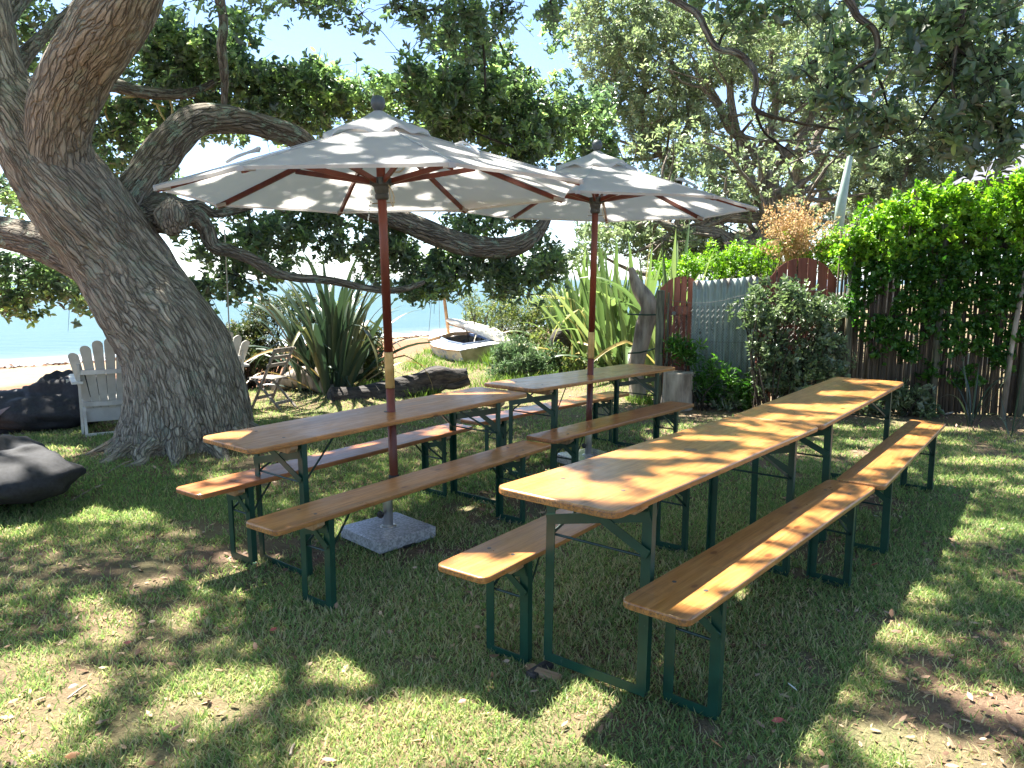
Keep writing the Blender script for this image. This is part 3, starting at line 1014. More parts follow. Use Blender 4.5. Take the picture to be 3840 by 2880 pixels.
# ================================================================== PARASOLS
def parasol(cx, cy, rot, Rr, zr, zap, label, tilt=(0, 0)):
    root = empty('parasol', (cx, cy, 0), label=label, cat='parasol', group='off white parasols through the tables')
    root.rotation_euler = (tilt[1], -tilt[0], 0)
    NA, NR = 10, 12
    hole = .17

    def cz(r):      # height of a rib at radius r
        t = r / Rr
        return zap + (zr - zap) * (t ** .93)

    def pt(ang, r, dz=0): return Vector((r * math.cos(ang), r * math.sin(ang), cz(r) + dz))
    vs, fs = [], []
    for k in range(8):
        a0, a1 = rot + k * math.pi / 4, rot + (k + 1) * math.pi / 4
        base = len(vs)
        for i in range(NR + 1):
            r = hole + (Rr - hole) * i / NR
            p0, p1 = pt(a0, r), pt(a1, r)
            for j in range(NA + 1):
                t = j / NA
                p = p0.lerp(p1, t)
                sag = math.sin(math.pi * t)
                inw = (p - Vector((0, 0, p.z)))
                p = p - inw * (.018 * sag * (r / Rr) ** 3)
                p.z -= .007 * sag * (r / Rr) * (1.15 - r / Rr) * 2 - .004 * sag * (r / Rr) ** 6
                p.z += .0028 * mn.noise(Vector((p.x * 5, p.y * 5, cx * 3))) * (r / Rr)
                vs.append(p)
        for i in range(NR):
            for j in range(NA):
                b = base + i * (NA + 1) + j
                fs.append((b, b + NA + 1, b + NA + 2, b + 1))
    # hem turned down 18 mm at the edge
    canopy = MB().add(vs, fs)
    for k in range(8):
        base = k * (NA + 1) * (NR + 1) + NR * (NA + 1)
        hv = []
        for j in range(NA + 1):
            p = Vector(canopy.v[base + j]); hv.append(p); hv.append(p + Vector((-p.x * .006, -p.y * .006, -.016)))
        canopy.add(hv, [(2 * j, 2 * j + 1, 2 * j + 3, 2 * j + 2) for j in range(NA)])
    me = canopy.mesh('canopy', M['canvas'], True)
    link('canopy', me, root)
    # sewn seams
    for k in range(8):
        a0 = rot + k * math.pi / 4
        MB().tube([pt(a0, hole + (Rr - hole) * t / 8, .0035) for t in range(9)], .0026, 5).obj('seam', M['canvas'], root)
    # vent cap with a wavy loose edge
    vs, fs = [], []
    NK = 64; RRc = .33
    for i in range(7):
        r = .03 + (RRc - .03) * i / 6
        for k in range(NK):
            a = 2 * math.pi * k / NK
            ph = (a - rot) % (math.pi / 4) / (math.pi / 4)
            wav = math.sin(math.pi * ph)
            rr = r * (1 - .05 * wav)
            z = cz(r) + .050 - .012 * (i / 6) ** 2 + (i / 6) ** 2 * (.014 * math.sin(a * 5 + cx) + .012 * math.sin(a * 11 + 1)) - .02 * wav * (i / 6)
            if i == 0: z += .012
            vs.append(Vector((rr * math.cos(a), rr * math.sin(a), z)))
    for i in range(6):
        for k in range(NK): fs.append((i * NK + k, i * NK + NK + k, i * NK + NK + (k + 1) % NK, i * NK + (k + 1) % NK))
    n0 = len(vs)
    for k in range(NK):       # short hanging valance of the cap
        p = vs[6 * NK + k]; vs.append(p + Vector((p.x * .01, p.y * .01, -.020)))
    for k in range(NK): fs.append((6 * NK + k, n0 + k, n0 + (k + 1) % NK, 6 * NK + (k + 1) % NK))
    MB().add(vs, fs).obj('vent_cap', M['canvas'], root, smooth=True)
    # pole, ferrule, finial
    MB().lathe([(.026, .345), (.027, .35), (.027, .905)], seg=20).obj('lower_pole', M['redwood'], root, smooth=True)
    MB().lathe([(.0283, .905), (.029, .91), (.029, 1.125), (.0283, 1.13)], seg=20).obj('ferrule', M['brass'], root, smooth=True)
    MB().lathe([(.027, 1.13), (.027, zap + .02)], seg=20).obj('upper_pole', M['redwood'], root, smooth=True)
    MB().lathe([(.034, .318), (.034, .35), (.030, .356)], seg=20).obj('collar', M['black'], root, smooth=True)
    fz = zap + .045
    MB().lathe([(.020, fz - .02), (.022, fz), (.016, fz + .006), (.026, fz + .012), (.039, fz + .032), (.043, fz + .052), (.039, fz + .073), (.026, fz + .090), (.008, fz + .095)], seg=20).obj('finial_ball', M['plastic'], root, smooth=True)
    hz = zr + .045
    hub = MB().lathe([(.034, hz - .085), (.041, hz - .075), (.041, hz - .055), (.036, hz - .048), (.044, hz - .030), (.046, hz - .010), (.060, hz), (.060, hz + .040), (.036, hz + .046)], seg=20)
    for k in range(8):
        a = rot + k * math.pi / 4
        hub.box((.062 * math.cos(a), .062 * math.sin(a), hz + .022), (.020, .026, .036), Matrix.Rotation(a, 3, 'Z'))
    hub.obj('runner_hub', M['plastic'], root)
    MB().lathe([(.040, zap - .07), (.050, zap - .06), (.050, zap - .02), (.03, zap - .012)], seg=18).obj('crown_hub', M['plastic'], root, smooth=True)
    for k in range(8):
        a = rot + k * math.pi / 4
        c, s_ = math.cos(a), math.sin(a)
        up = (0, 0, 1)
        r0, r1 = .05, Rr - .015
        pr = [Vector((r * c, r * s_, cz(r) - .020)) for r in (r0, r1)]
        mb = MB()
        NS = 6
        for q in range(NS):
            ra, rb = r0 + (r1 - r0) * q / NS, r0 + (r1 - r0) * (q + 1) / NS
            mb.bar((ra * c, ra * s_, cz(ra) - .021), (rb * c, rb * s_, cz(rb) - .021), .017, .030)
        rib = mb.obj('rib', M['redwood'], root)
        pe = Vector((Rr * c, Rr * s_, cz(Rr) - .012))
        MB().bar(Vector(((Rr - .085) * c, (Rr - .085) * s_, cz(Rr - .085) - .030)), pe, .034, .022).obj('rib_pocket', M['canvas'], rib)
        rs = .60
        q0 = Vector((.07 * c, .07 * s_, hz + .022)); q1 = Vector((rs * c, rs * s_, cz(rs) - .040))
        off = Vector((-s_, c, 0)) * .0
        MB().bar(q0, q1, .015, .030).obj('strut', M['redwood'], root)
    # fabric ties outside the canopy
    for a, r in ((rot + 5.55 * math.pi / 4, .80), (rot + 7.4 * math.pi / 4, .72)):
        p = pt(a, r, .012)
        o = Vector((math.cos(a), math.sin(a), 0)); tt = Vector((-math.sin(a), math.cos(a), 0))
        pts = [p + o * x * .9 + tt * y + Vector((0, 0, z - x * .37)) for x, y, z in ((0, 0, 0), (.015, .03, .02), (.07, .045, .018), (.16, .02, .012), (.20, .0, .004), (.16, -.02, .012), (.07, -.012, .014), (.0, 0, .004))]
        MB().tube([q[0] for q in smoothpath([(q, .008) for q in pts], 4)], .007, 6).obj('tie_strap', M['canvas'], root, smooth=True)
    # pull cord and pin chain by the hub
    pts = [(.045, -.03, hz), (.075, -.04, hz - .06), (.07, -.045, hz - .13), (.055, -.04, hz - .07), (.05, -.035, hz - .02)]
    MB().tube([q[0] for q in smoothpath([(Vector(q), .004) for q in pts], 5)], .0038, 6).obj('pull_cord', M['rope'], root, smooth=True)
    ch = MB()
    for k in range(22):
        t = k / 21
        ch.box((-.052 - .03 * math.sin(t * 3.1), -.035, hz - .03 - .17 * math.sin(t * 3.0)), (.006, .004, .009), Matrix.Rotation(k * 1.57, 3, 'Z'))
    ch.obj('pin_chain', M['steel'], root)
    MB().tube([(-.06, -.01, hz - .105), (.075, .012, hz - .100)], .0028, 6).obj('lock_pin', M['brass'], root)
    coil = []
    for k in range(30):
        a = k * .62; coil.append(Vector((.10 + .045 * math.cos(a), -.03 + .01 * math.sin(a * .3), hz + .105 + .035 * math.sin(a))))
    MB().tube(coil, .004, 5).obj('cord_coil', M['rope'], root)
    return root


def parasol_base(cx, cy, rz, label, sz=.415):
    root = empty('granite_parasol_stand', (cx, cy, lz(cx, cy) + .006), rz, label=label, cat='parasol base', group='granite parasol bases')
    mb = MB().box((0, 0, .044), (sz, sz, .072), bev=.006)
    mb.obj('granite_slab', M['granite'], root)
    for s in (-1, 1):
        MB().box((s * .0, -sz / 2 + .012, .010), (.09, .026, .018)).obj('hand_notch', M['black'], root)
        break
    MB().lathe([(.029, .078), (.030, .08), (.030, .33), (.028, .335)], seg=24).obj('steel_tube', M['steel'], root, smooth=True)
    MB().lathe([(.05, .079), (.05, .084), (.031, .088)], seg=24).obj('tube_flange', M['steel'], root, smooth=True)
    k = MB().lathe([(.004, 0), (.006, .03), (.020, .032), (.023, .042), (.018, .052), (.006, .054)], seg=10)
    M3 = Matrix.Rotation(math.radians(90), 3, 'Y') @ Matrix.Rotation(0, 3, 'Z')
    for i_, v in enumerate(k.v):
        q = Matrix.Rotation(math.radians(200), 3, 'Z') @ (M3 @ Vector(v)); k.v[i_] = (q.x * 1 - .026, q.y, q.z + .17)
    k.obj('clamp_knob', M['black'], root)
    return root


parasol(-.735, 4.588, -.358, 1.235, 2.080, 2.50, 'large near off white parasol over the left table with dark red ribs', (.02, .0))
parasol(.657, 6.345, -.20, 1.285, 2.150, 2.56, 'second off white parasol, farther back, overlapped by the near one', (-.015, .0))
parasol_base(-.755, 4.41, .78, 'square grey granite base with steel tube on the grass below the near parasol')
parasol_base(.655, 6.29, .62, 'pale granite base half hidden behind the front table under the far parasol')


# ================================================================== CHAIRS
def adirondack(loc, rz, label):
    """faces +Y"""
    r = empty('garden_armchair', loc, rz, label=label, cat='chair', group='white slatted garden armchairs')
    WM = M['white']
    # side rails slope to the ground at the back
    for s in (-1, 1):
        x = s * .255
        ol = [(.42, .36), (.44, .28), (-.30, .0), (-.44, .0), (-.44, .05), (-.14, .26), (.36, .385)]
        MB().prism(ol, -.012, .012, Matrix(((0, 0, 1), (1, 0, 0), (0, 1, 0)))).obj('side_rail', WM, r, loc=(x, 0, 0))
        # broad front leg, slim rear post, arm
        MB().box((x + s * .026, .34, .27), (.024, .10, .54), bev=.003).obj('front_leg', WM, r)
        MB().prism([(.30, .52), (.36, .52), (.36, .24), (.33, .26)], -.05, .05, Matrix(((0, 0, 1), (1, 0, 0), (0, 1, 0)))).obj('arm_bracket', WM, r, loc=(x + s * .09, .0, 0))
        MB().bar((x + s * .03, -.20, .02), (x + s * .03, -.33, .74), .045, .024, up=(1, 0, 0)).obj('rear_post', WM, r)
        arm = [(-.05, -.36), (.05, -.36), (.075, .30), (.06, .42), (-.05, .44), (-.07, .30)]
        MB().prism([(a * s if s > 0 else a, b) for a, b in (arm if s > 0 else arm)], 0, .022).obj('arm', WM, r, loc=(x + s * .045, 0, .545))
    for k in range(6):
        y = .40 - k * .088
        z = .392 - (0 if k == 0 else (.40 - y) * .22)
        MB().box((0, y, z), (.53, .078, .018), Matrix.Rotation(math.radians(-12) * (-1) if k else 0, 3, 'X'), bev=.003).obj('seat_slat', WM, r)
    MB().box((0, -.155, .195), (.49, .02, .14), bev=.003).obj('back_apron', WM, r)
    MB().box((0, .43, .33), (.53, .02, .10), bev=.003).obj('front_apron', WM, r)
    MB().box((0, -.42, .03), (.50, .03, .045), bev=.003).obj('rear_stretcher', WM, r)
    # curved rails behind the fan
    for z, y, w in ((.315, -.185, .27), (.655, -.325, .295)):
        pts = [Vector((w * t / 5, y - .035 + .045 * (t / 5) ** 2, z)) for t in range(-5, 6)]
        mb = MB()
        for a, b in zip(pts[:-1], pts[1:]): mb.bar(a, b, .022, .045)
        mb.obj('curved_rail', WM, r)
    # seven fanned slats with round tops
    n = 7
    for k in range(n):
        t = (k - 3) / 3
        x0, x1 = t * .205, t * .325
        h = 1.0 - .14 * abs(t) ** 1.7
        w0, w1 = .033, .048
        L = (h - .24) / math.cos(math.radians(22))
        ol = [(-w0, 0), (w0, 0), (w1, L - .05)] + [(w1 * math.cos(math.radians(a)), L - .05 + w1 * math.sin(math.radians(a))) for a in range(20, 180, 20)] + [(-w1, L - .05)]
        mb = MB().prism(ol, -.009, .009)
        lean = math.radians(22)
        for i_, v in enumerate(mb.v):
            x, z, d = v
            f = z / L
            X = x + x0 + (x1 - x0) * f
            Y = -.150 - z * math.sin(lean) + d + .035 * t * t
            mb.v[i_] = (X, Y, .24 + z * math.cos(lean))
        mb.obj('back_slat', WM, r)
    return r


a1 = adirondack((-4.22, 7.80, 0), math.radians(31), 'white slatted garden armchair left of the big trunk, seen from behind')
a2 = adirondack((-3.66, 9.05, 0), math.radians(38), 'white slatted armchair mostly hidden behind the big trunk, only its fan top showing')
for o in (a1, a2): o.location.z = lz(o.location.x, o.location.y) - .01


def foldchair(loc, rz, label):
    """weathered folding chair, faces -X"""
    r = empty('folding_chair', loc, rz, label=label, cat='chair')
    WM = M['weathered']
    for s in (-1, 1):
        y = s * .19
        MB().bar((-.22, y, .0), (.24, y, .86), .020, .045, up=(0, 1, 0), bev=.003).obj('back_leg_post', WM, r)
        MB().bar((.26, y * .86, .0), (-.17, y * .86, .41), .020, .042, up=(0, 1, 0), bev=.003).obj('front_leg_post', WM, r)
        MB().bar((-.26, y * .93, .405), (.13, y * .93, .405), .018, .035, up=(0, 1, 0), bev=.003).obj('seat_rail', WM, r)
    for k in range(7):
        MB().box((-.25 + k * .062, 0, .432), (.050, .40, .014), bev=.002).obj('seat_slat', WM, r)
    for z in (.62, .73, .83):
        x = -.22 + .46 * z / .86
        MB().box((x - .018, 0, z), (.014, .42, .055 if z < .8 else .075), Matrix.Rotation(math.radians(28), 3, 'Y'), bev=.002).obj('back_slat', WM, r)
    for x, z in ((-.14, .15), (.18, .09)):
        MB().box((x, 0, z), (.016, .36, .045), bev=.002).obj('leg_stretcher', WM, r)
    return r


c = gr(1010, 1535)
foldchair((c.x + .02, c.y + .1, lz(c.x, c.y)), math.radians(-22), 'weathered grey folding wooden chair between the big trunk and the dark flax').scale = (.86, .86, .86)


# ================================================================== BEAN BAGS
def beanbag(prof, loc, rz, label, seed, cat='bean bag'):
    """prof: list of lobes (centre, radii) blended into one sack; wrinkled fabric"""
    NU, NV = 72, 48
    V, F = [], []
    ctr = Vector((0, 0, prof['h'] * .42))
    for j in range(NV + 1):
        ph = math.pi * j / NV
        for k in range(NU):
            th = 2 * math.pi * k / NU
            d = Vector((math.sin(ph) * math.cos(th), math.sin(ph) * math.sin(th), math.cos(ph)))
            # ray-ish support of several ellipsoids (smooth maximum)
            acc = 0
            for c, r in prof['lobes']:
                c = Vector(c) - ctr
                dd = Vector((d.x / r[0], d.y / r[1], d.z / r[2])); cc = Vector((c.x / r[0], c.y / r[1], c.z / r[2]))
                A = dd.dot(dd); B = -2 * dd.dot(cc); Cc = cc.dot(cc) - 1
                disc = B * B - 4 * A * Cc
                t = (-B + math.sqrt(disc)) / (2 * A) if disc > 0 else 0
                acc += max(t, 0) ** 7
            t = acc ** (1 / 7)
            p = ctr + d * t
            q = Vector((p.x * 1, p.y * 1, p.z * 3.0))
            wr = abs(mn.noise(Vector((p.x * 2.2 + seed, p.y * 3.0, p.z * 8)))) * .095 + abs(mn.noise(Vector((p.x * 4.5 + seed, p.y * 5, p.z * 17 + p.x * 6)))) * .045 + mn.noise(Vector((p.x * 14 + seed, p.y * 14, p.z * 30))) * .006
            p -= d * wr
            p.z = max(p.z, 0.0) if p.z > -.2 else 0
            V.append(tuple(p))
    for j in range(NV):
        for k in range(NU):
            F.append((j * NU + k, (j + 1) * NU + k, (j + 1) * NU + (k + 1) % NU, j * NU + (k + 1) % NU))
    r = empty('bean_bag', (loc[0], loc[1], lz(loc[0], loc[1]) - .01), rz, label=label, cat=cat, group='charcoal bean bags on the lawn')
    link('sack', npmesh('sack', np.array(V), np.array(F), M['fabric'], True), r)
    return r


bb = beanbag({'h': .5, 'lobes': [((-.25, 0, .22), (.60, .50, .24)), ((-.50, .08, .36), (.44, .36, .18)), ((-.10, .10, .36), (.34, .30, .14)), ((.10, -.03, .24), (.48, .40, .18))]},
             (-3.56, 5.05), .10, 'charcoal bean bag in the near left, its limp corner pointing right', 1.3)
MB().tube([q[0] for q in smoothpath([(Vector(p), .01) for p in ((-.70, -.14, .43), (-.40, -.16, .46), (-.10, -.18, .43), (.16, -.17, .38), (.36, -.12, .32), (.52, -.04, .26))], 6)], .009, 6).obj('piped_seam', M['fabric'], bb, smooth=True)
MB().prism([(-.10, -.05), (.09, -.03), (.13, .05), (.02, .09), (-.09, .06)], 0, .008, Matrix.Rotation(math.radians(62), 3, 'X')).obj('lining_flap', M['fabric_in'], bb, loc=(-.10, -.44, .24))
b2 = beanbag({'h': .5, 'lobes': [((0, 0, .20), (.66, .50, .24)), ((.15, .1, .40), (.42, .34, .22)), ((.42, .0, .36), (.30, .30, .18)), ((-.45, 0, .24), (.35, .32, .18))]},
             (-4.98, 7.98), .2, 'black bean bag heaped behind the white garden armchair', 5.1)
MB().prism([(-.12, -.04), (.04, -.05), (.16, .07), (.02, .02), (-.07, .05)], 0, .008, Matrix.Rotation(math.radians(70), 3, 'X')).obj('lining_flap', M['fabric_in'], b2, loc=(-.38, -.42, .24))
b3 = beanbag({'h': .4, 'lobes': [((0, 0, .18), (.55, .45, .22)), ((.1, .1, .30), (.35, .3, .2))]},
             (-5.55, 8.35), 1.4, 'dark bean bag at the left edge, farthest from the camera', 9.4)

# ================================================================== BOAT
bt = empty('sailing_dinghy', (0, 0, 0), label='small cream dinghy with flaking blue hull pulled up on the grass', cat='boat')
# local: +X to the bow, origin at transom centre on the keel
BL, BW = 2.75, .62
st = [(0, .56, .02, .40), (.18, .63, .0, .39), (.42, .66, .0, .40), (.66, .56, .02, .44), (.84, .36, .07, .49), (1, .03, .22, .56)]
hv, deck_l, deck_r = [], [], []
for f, w, zk, zs in st:
    hv += [(f * BL, w, zs), (f * BL, w * .88, zk + .12), (f * BL, w * .35, zk + .015), (f * BL, 0, zk), (f * BL, -w * .35, zk + .015), (f * BL, -w * .88, zk + .12), (f * BL, -w, zs)]
hf = []
for i in range(len(st) - 1):
    for k in range(6): hf.append((i * 7 + k, i * 7 + k + 1, i * 7 + 7 + k + 1, i * 7 + 7 + k))
hull = MB().add(hv, hf)
hull.obj('hull', M['hull'], bt)
MB().add([Vector(hv[k]) - Vector((.004, 0, 0)) for k in range(7)], [(6, 5, 4, 3, 2, 1, 0)]).obj('transom', simple('mottled_transom', (.22, .19, .11), (.40, .36, .24), .8, 5), bt)  # yellowish brown tone mottled by noise
# deck with cockpit opening
dv, df = [], []
ck = {1: .30, 2: .36, 3: .30}
for i, (f, w, zk, zs) in enumerate(st):
    zc = zs + .05 * w
    ci = ck.get(i, .001)
    dv += [(f * BL, w + .012, zs + .006), (f * BL, ci, zc), (f * BL, -ci, zc), (f * BL, -w - .012, zs + .006)]
for i in range(len(st) - 1):
    a = i * 4
    df += [(a, a + 4, a + 5, a + 1), (a + 2, a + 6, a + 7, a + 3)]
    if not (1 <= i < 3): df.append((a + 1, a + 5, a + 6, a + 2))
MB().add(dv, df).obj('deck', M['boatwhite'], bt)
fl = [( .19 * BL, .28, .16), (.42 * BL, .34, .15), (.65 * BL, .28, .17), (.65 * BL, -.28, .17), (.42 * BL, -.34, .15), (.19 * BL, -.28, .16)]
MB().add(fl, [(0, 1, 2, 3, 4, 5)][::-1]).obj('cockpit_floor', M['boatblue'], bt)
co = MB()
for s in (1, -1):
    L_ = [(.18 * BL, s * .30, .43), (.42 * BL, s * .36, .45), (.66 * BL, s * .30, .475)]
    for a, b in zip(L_[:-1], L_[1:]): co.bar(a, b, .022, .07)
co.bar((.18 * BL, .30, .43), (.18 * BL, -.30, .43), .022, .07)
co.obj('cockpit_coaming', M['boatblue'], bt)
MB().bar((.68 * BL, 0, .53), (.62 * BL, .60, .46), .02, .09).bar((.68 * BL, 0, .53), (.62 * BL, -.60, .46), .02, .09).obj('splash_board', M['boatwood'], bt)
gw = MB()
for s in (1, -1):
    L_ = [(f * BL, s * (w + .014), zs - .012) for f, w, zk, zs in st]
    for a, b in zip(L_[:-1], L_[1:]): gw.bar(a, b, .02, .028)
gw.obj('gunwale', M['boatwood'], bt)
MB().tube([(.79 * BL, 0, .45), (.80 * BL, 0, 1.3), (.80 * BL, 0, 3.1)], [.036, .034, .022], 10).obj('mast', M['boatwood'], bt, smooth=True)
bmh = MB(); path = [(.80 * BL, -.02, .86), (.5 * BL, -.20, .72), (.2 * BL, -.36, .56), (-.10 * BL, -.46, .36)]
P_ = smoothpath([(Vector(p), r) for p, r in zip(path, (.05, .11, .13, .05))], 8)
bmh.tube([p for p, r in P_], [max(.03, r * (1 + .25 * mn.noise(p * 6))) for p, r in P_], 10)
bmh.obj('furled_sail', M['sail'], bt, smooth=True)
MB().tube([Vector(p) + Vector((0, 0, -.11)) for p in path], .022, 8).obj('boom', M['boatwood'], bt, smooth=True)
MB().tube([(.25 * BL, .05, .2), (.34 * BL, -.1, .45), (.40 * BL, -.28, .72)], .012, 6).obj('tiller_rope', M['rope'], bt)
for p in ((.99 * BL, 0, .6), (.72 * BL, .5, .5), (.72 * BL, -.5, .5)):
    MB().tube([p, (.80 * BL, 0, 3.05)], .0045, 5).obj('stay_wire', M['wire'], bt)
pa, pb = gr(1805, 1356), gr(1640, 1322)
bt.location = (-.42, 14.2, -.02)
bt.rotation_euler = (math.radians(-6), 0, math.radians(114))
bt.scale = (1.03, 1.05, .84)

# ================================================================== LOGS AND DRIFTWOOD
def log(name, pts, m, label, seg=20, disp=.03, freq=5, cat='log', cut=True):
    V, F, B = bark_tube(pts, seg, 8, disp=disp, freq=freq, lump=.35, seed=len(label))
    o = link(name, npmesh(name, V, F, m, True, vattrs={'bk': B}), None, label=label, cat=cat)
    n = len(V)
    # close the ends
    me = o.data
    return o


def capped(name, pts, m, label, seg=20, disp=.03, freq=5, cat='log'):
    a, b = pts[0], pts[-1]
    d0 = (a[0] - pts[1][0]).normalized(); d1 = (b[0] - pts[-2][0]).normalized()
    pts = [(a[0] + d0 * .03, .006), (a[0] + d0 * .025, a[1] * .75)] + pts + [(b[0] + d1 * .02, b[1] * .7), (b[0] + d1 * .03, .006)]
    return log(name, pts, m, label, seg, disp, freq, cat)


dl = [(1245, 1500, 9.75, 105), (1330, 1500, 9.9, 100), (1420, 1490, 10.0, 105), (1500, 1470, 10.1, 105), (1580, 1448, 10.2, 100), (1660, 1415, 10.25, 88), (1745, 1402, 10.3, 52)]
capped('driftwood_log', impath(dl), M['darkdrift'], 'dark split driftwood log lying on the lawn below the boat', disp=.055)
capped('driftwood_branch', impath([(1650, 1436, 10.25, 50), (1700, 1442, 10.28, 48), (1755, 1430, 10.3, 34)]), M['darkdrift'], 'short dark stub under the raised end of the split log', disp=.02)
capped('driftwood_log', impath([(1030, 1455, 10.6, 60), (1080, 1425, 10.6, 75), (1150, 1418, 10.5, 90), (1220, 1450, 10.4, 85), (1290, 1490, 10.3, 70)]), M['drift'], 'pale curved log behind the folding chair and flax', disp=.03)
capped('driftwood_post', impath([(2395, 1560, 9.75, 74), (2390, 1440, 9.75, 62), (2380, 1370, 9.75, 50), (2398, 1290, 9.72, 56), (2425, 1200, 9.7, 72), (2430, 1145, 9.7, 72), (2392, 1080, 9.7, 56), (2366, 1012, 9.7, 32)]), M['drift'], 'upright silver driftwood trunk strapped to the fence post', 28, .03, 6, 'driftwood')
for pts in ([(2352, 1178, 9.62, 0), (2425, 1181, 9.6, 0), (2480, 1180, 9.55, 0)], [(2355, 1325, 9.62, 0), (2400, 1322, 9.6, 0), (2440, 1312, 9.58, 0), (2475, 1302, 9.5, 0)]):
    MB().tube([at(a, b, y - .12) for a, b, y, _ in pts], .011, 6).obj('binding_strap', M['greenrod'], label='green strap tying the driftwood to the post, ' + ('upper' if pts[0][1] < 1200 else 'lower') + ' one', cat='strap', group='straps round the driftwood')
s1 = gr(2545, 1535)
V, F, B = bark_tube([(Vector((s1.x, s1.y, -.05)), .21), (Vector((s1.x, s1.y, .2)), .195), (Vector((s1.x, s1.y, .42)), .19), (Vector((s1.x, s1.y, .46)), .17), (Vector((s1.x, s1.y, .465)), .01)], 30, 6, disp=.03, freq=5, lump=.2)
link('tree_stump', npmesh('tree_stump', V, F, M['drift'], True, vattrs={'bk': B}), label='pale cut stump at the end of the far table before the tin sheet', cat='stump')
s2 = gr(2548, 1500)
V, F, B = bark_tube([(Vector((s2.x + .06, s2.y + .32, -.05)), .25), (Vector((s2.x + .06, s2.y + .32, .5)), .22), (Vector((s2.x + .06, s2.y + .32, .60)), .19), (Vector((s2.x + .06, s2.y + .32, .605)), .01)], 30, 6, disp=.04, freq=4, lump=.25, seed=4)
link('tree_stump', npmesh('tree_stump', V, F, M['drift'], True, vattrs={'bk': B}), label='taller hollow stump just behind the pale cut stump, leafy plant on top', cat='stump')
V, F, B = bark_tube(impath([(1335, 1400, 11.2, 60), (1330, 1350, 11.2, 62), (1335, 1322, 11.2, 40), (1336, 1318, 11.2, 4)]), 14, 6, disp=.02, freq=4)
link('wooden_stake', npmesh('wooden_stake', V, F, M['drift'], True, vattrs={'bk': B}), label='pale wooden stake standing right of the dark flax', cat='stake')
V, F, B = bark_tube(impath([(2100, 1330, 12.6, 90), (2110, 1270, 12.6, 95), (2105, 1235, 12.6, 60), (2104, 1230, 12.6, 4)]), 18, 6, disp=.06, freq=4, lump=.4)
link('tree_stump', npmesh('tree_stump', V, F, M['darkdrift'], True, vattrs={'bk': B}), label='dark ragged stump under the pale flax', cat='stump')
for (px, py, r, lab) in ((1392, 1415, .17, 'pale rough stone beside the driftwood log and flax'),):
    c = gr(px, py)
    mb = MB().lathe([(.01, -.02), (r * .9, .0), (r, .08), (r * .8, .15), (r * .4, .2), (.01, .21)], seg=14)
    for i_, v in enumerate(mb.v):
        q = Vector(v); q *= 1 + .35 * mn.noise(q * 6 + Vector((px, 0, 0))); mb.v[i_] = tuple(q)
    mb.obj('stone', M['stone'], loc=(c.x, c.y, 0), smooth=True, label=lab, cat='stone')

# ================================================================== FENCES, GATES, TIN
FA, FB = Vector((1.72, 9.50, 0)), Vector((7.4, 8.15, 0))
fd = (FB - FA).normalized(); fn = Vector((fd.y, -fd.x, 0))      # fn points to the camera side


def fpx(px, back=0.0):
    """point of the fence line seen at picture column px"""
    a = (px - 1920) / FPX
    # x = a * d, y = d*CP.. use ray on ground direction
    dirv = Vector((a, CP, 0))
    o = FA - fn * back
    # solve o + fd*s = dirv*t
    det = fd.x * (-dirv.y) - fd.y * (-dirv.x)
    s = (-o.x * (-dirv.y) + o.y * (-dirv.x)) / det
    return o + fd * s


def fz(p, py): return at(1920, py, p.y).z


frot = math.atan2(fd.y, fd.x)


def board_gate(x0, x1, xc, ytop, rad_px, n, m, label, back, rail_zs, ycentre):
    """arched gate of vertical boards between picture columns x0..x1"""
    A, B = fpx(x0, back), fpx(x1, back)
    L = (B - A).length
    root = empty('arched_gate', (A.x, A.y, 0), frot, label=label, cat='gate', group='red arched board gates')
    C0 = (fpx(xc, back) - A).length
    R = (fpx(xc + rad_px, back) - fpx(xc, back)).length
    ztop = fz(fpx(xc, back), ytop)
    w = L / n
    for k in range(n):
        xa, xb = k * w + .004, (k + 1) * w - .004

        def zt(x):
            q = R * R - (x - C0) ** 2
            return ztop - R + math.sqrt(max(q, .02))
        xm = (xa + xb) / 2
        gap = .007 if (k % 2) else 0
        MB().prism([(xa, .02), (xb - gap, .02), (xb - gap, zt(xb)), (xm, zt(xm)), (xa, zt(xa))], -.011, .011,
                   Matrix(((1, 0, 0), (0, 0, -1), (0, 1, 0)))).obj('board', m, root, loc=(0, (.006 if k % 2 else -.004), 0))
    for z in rail_zs:
        MB().box((L / 2, -.03, z), (L - .02, .03, .10), bev=.003).obj('rail', m, root)
    return root, L


g1, gL = board_gate(2466, 2592, 2548, 1036, 88, 5, M['gatered'], 'weathered red arched gate left of the corrugated sheet', .12, (.55, 1.18), 0)
MB().bar((.04, -.035, .45), (gL * .5, -.035, 1.12), .03, .10, up=(0, 1, 0)).obj('brace', M['gatered'], g1)
MB().bar((gL * .95, -.035, .45), (gL * .55, -.035, 1.12), .03, .10, up=(0, 1, 0)).obj('brace', M['gatered'], g1)
board_gate(2822, 3118, 2988, 966, 128, 8, M['gatedark'], 'large dark red arched gate behind the leafy shrub', .15, (.5, 1.2), 0)

# corrugated sheet
A, B = fpx(2586, .02), fpx(2828, .02)
L = (B - A).length
tin = empty('corrugated_sheet', (A.x, A.y, 0), frot, label='pale blue green corrugated iron sheet with rusty torn top edge', cat='fence panel')


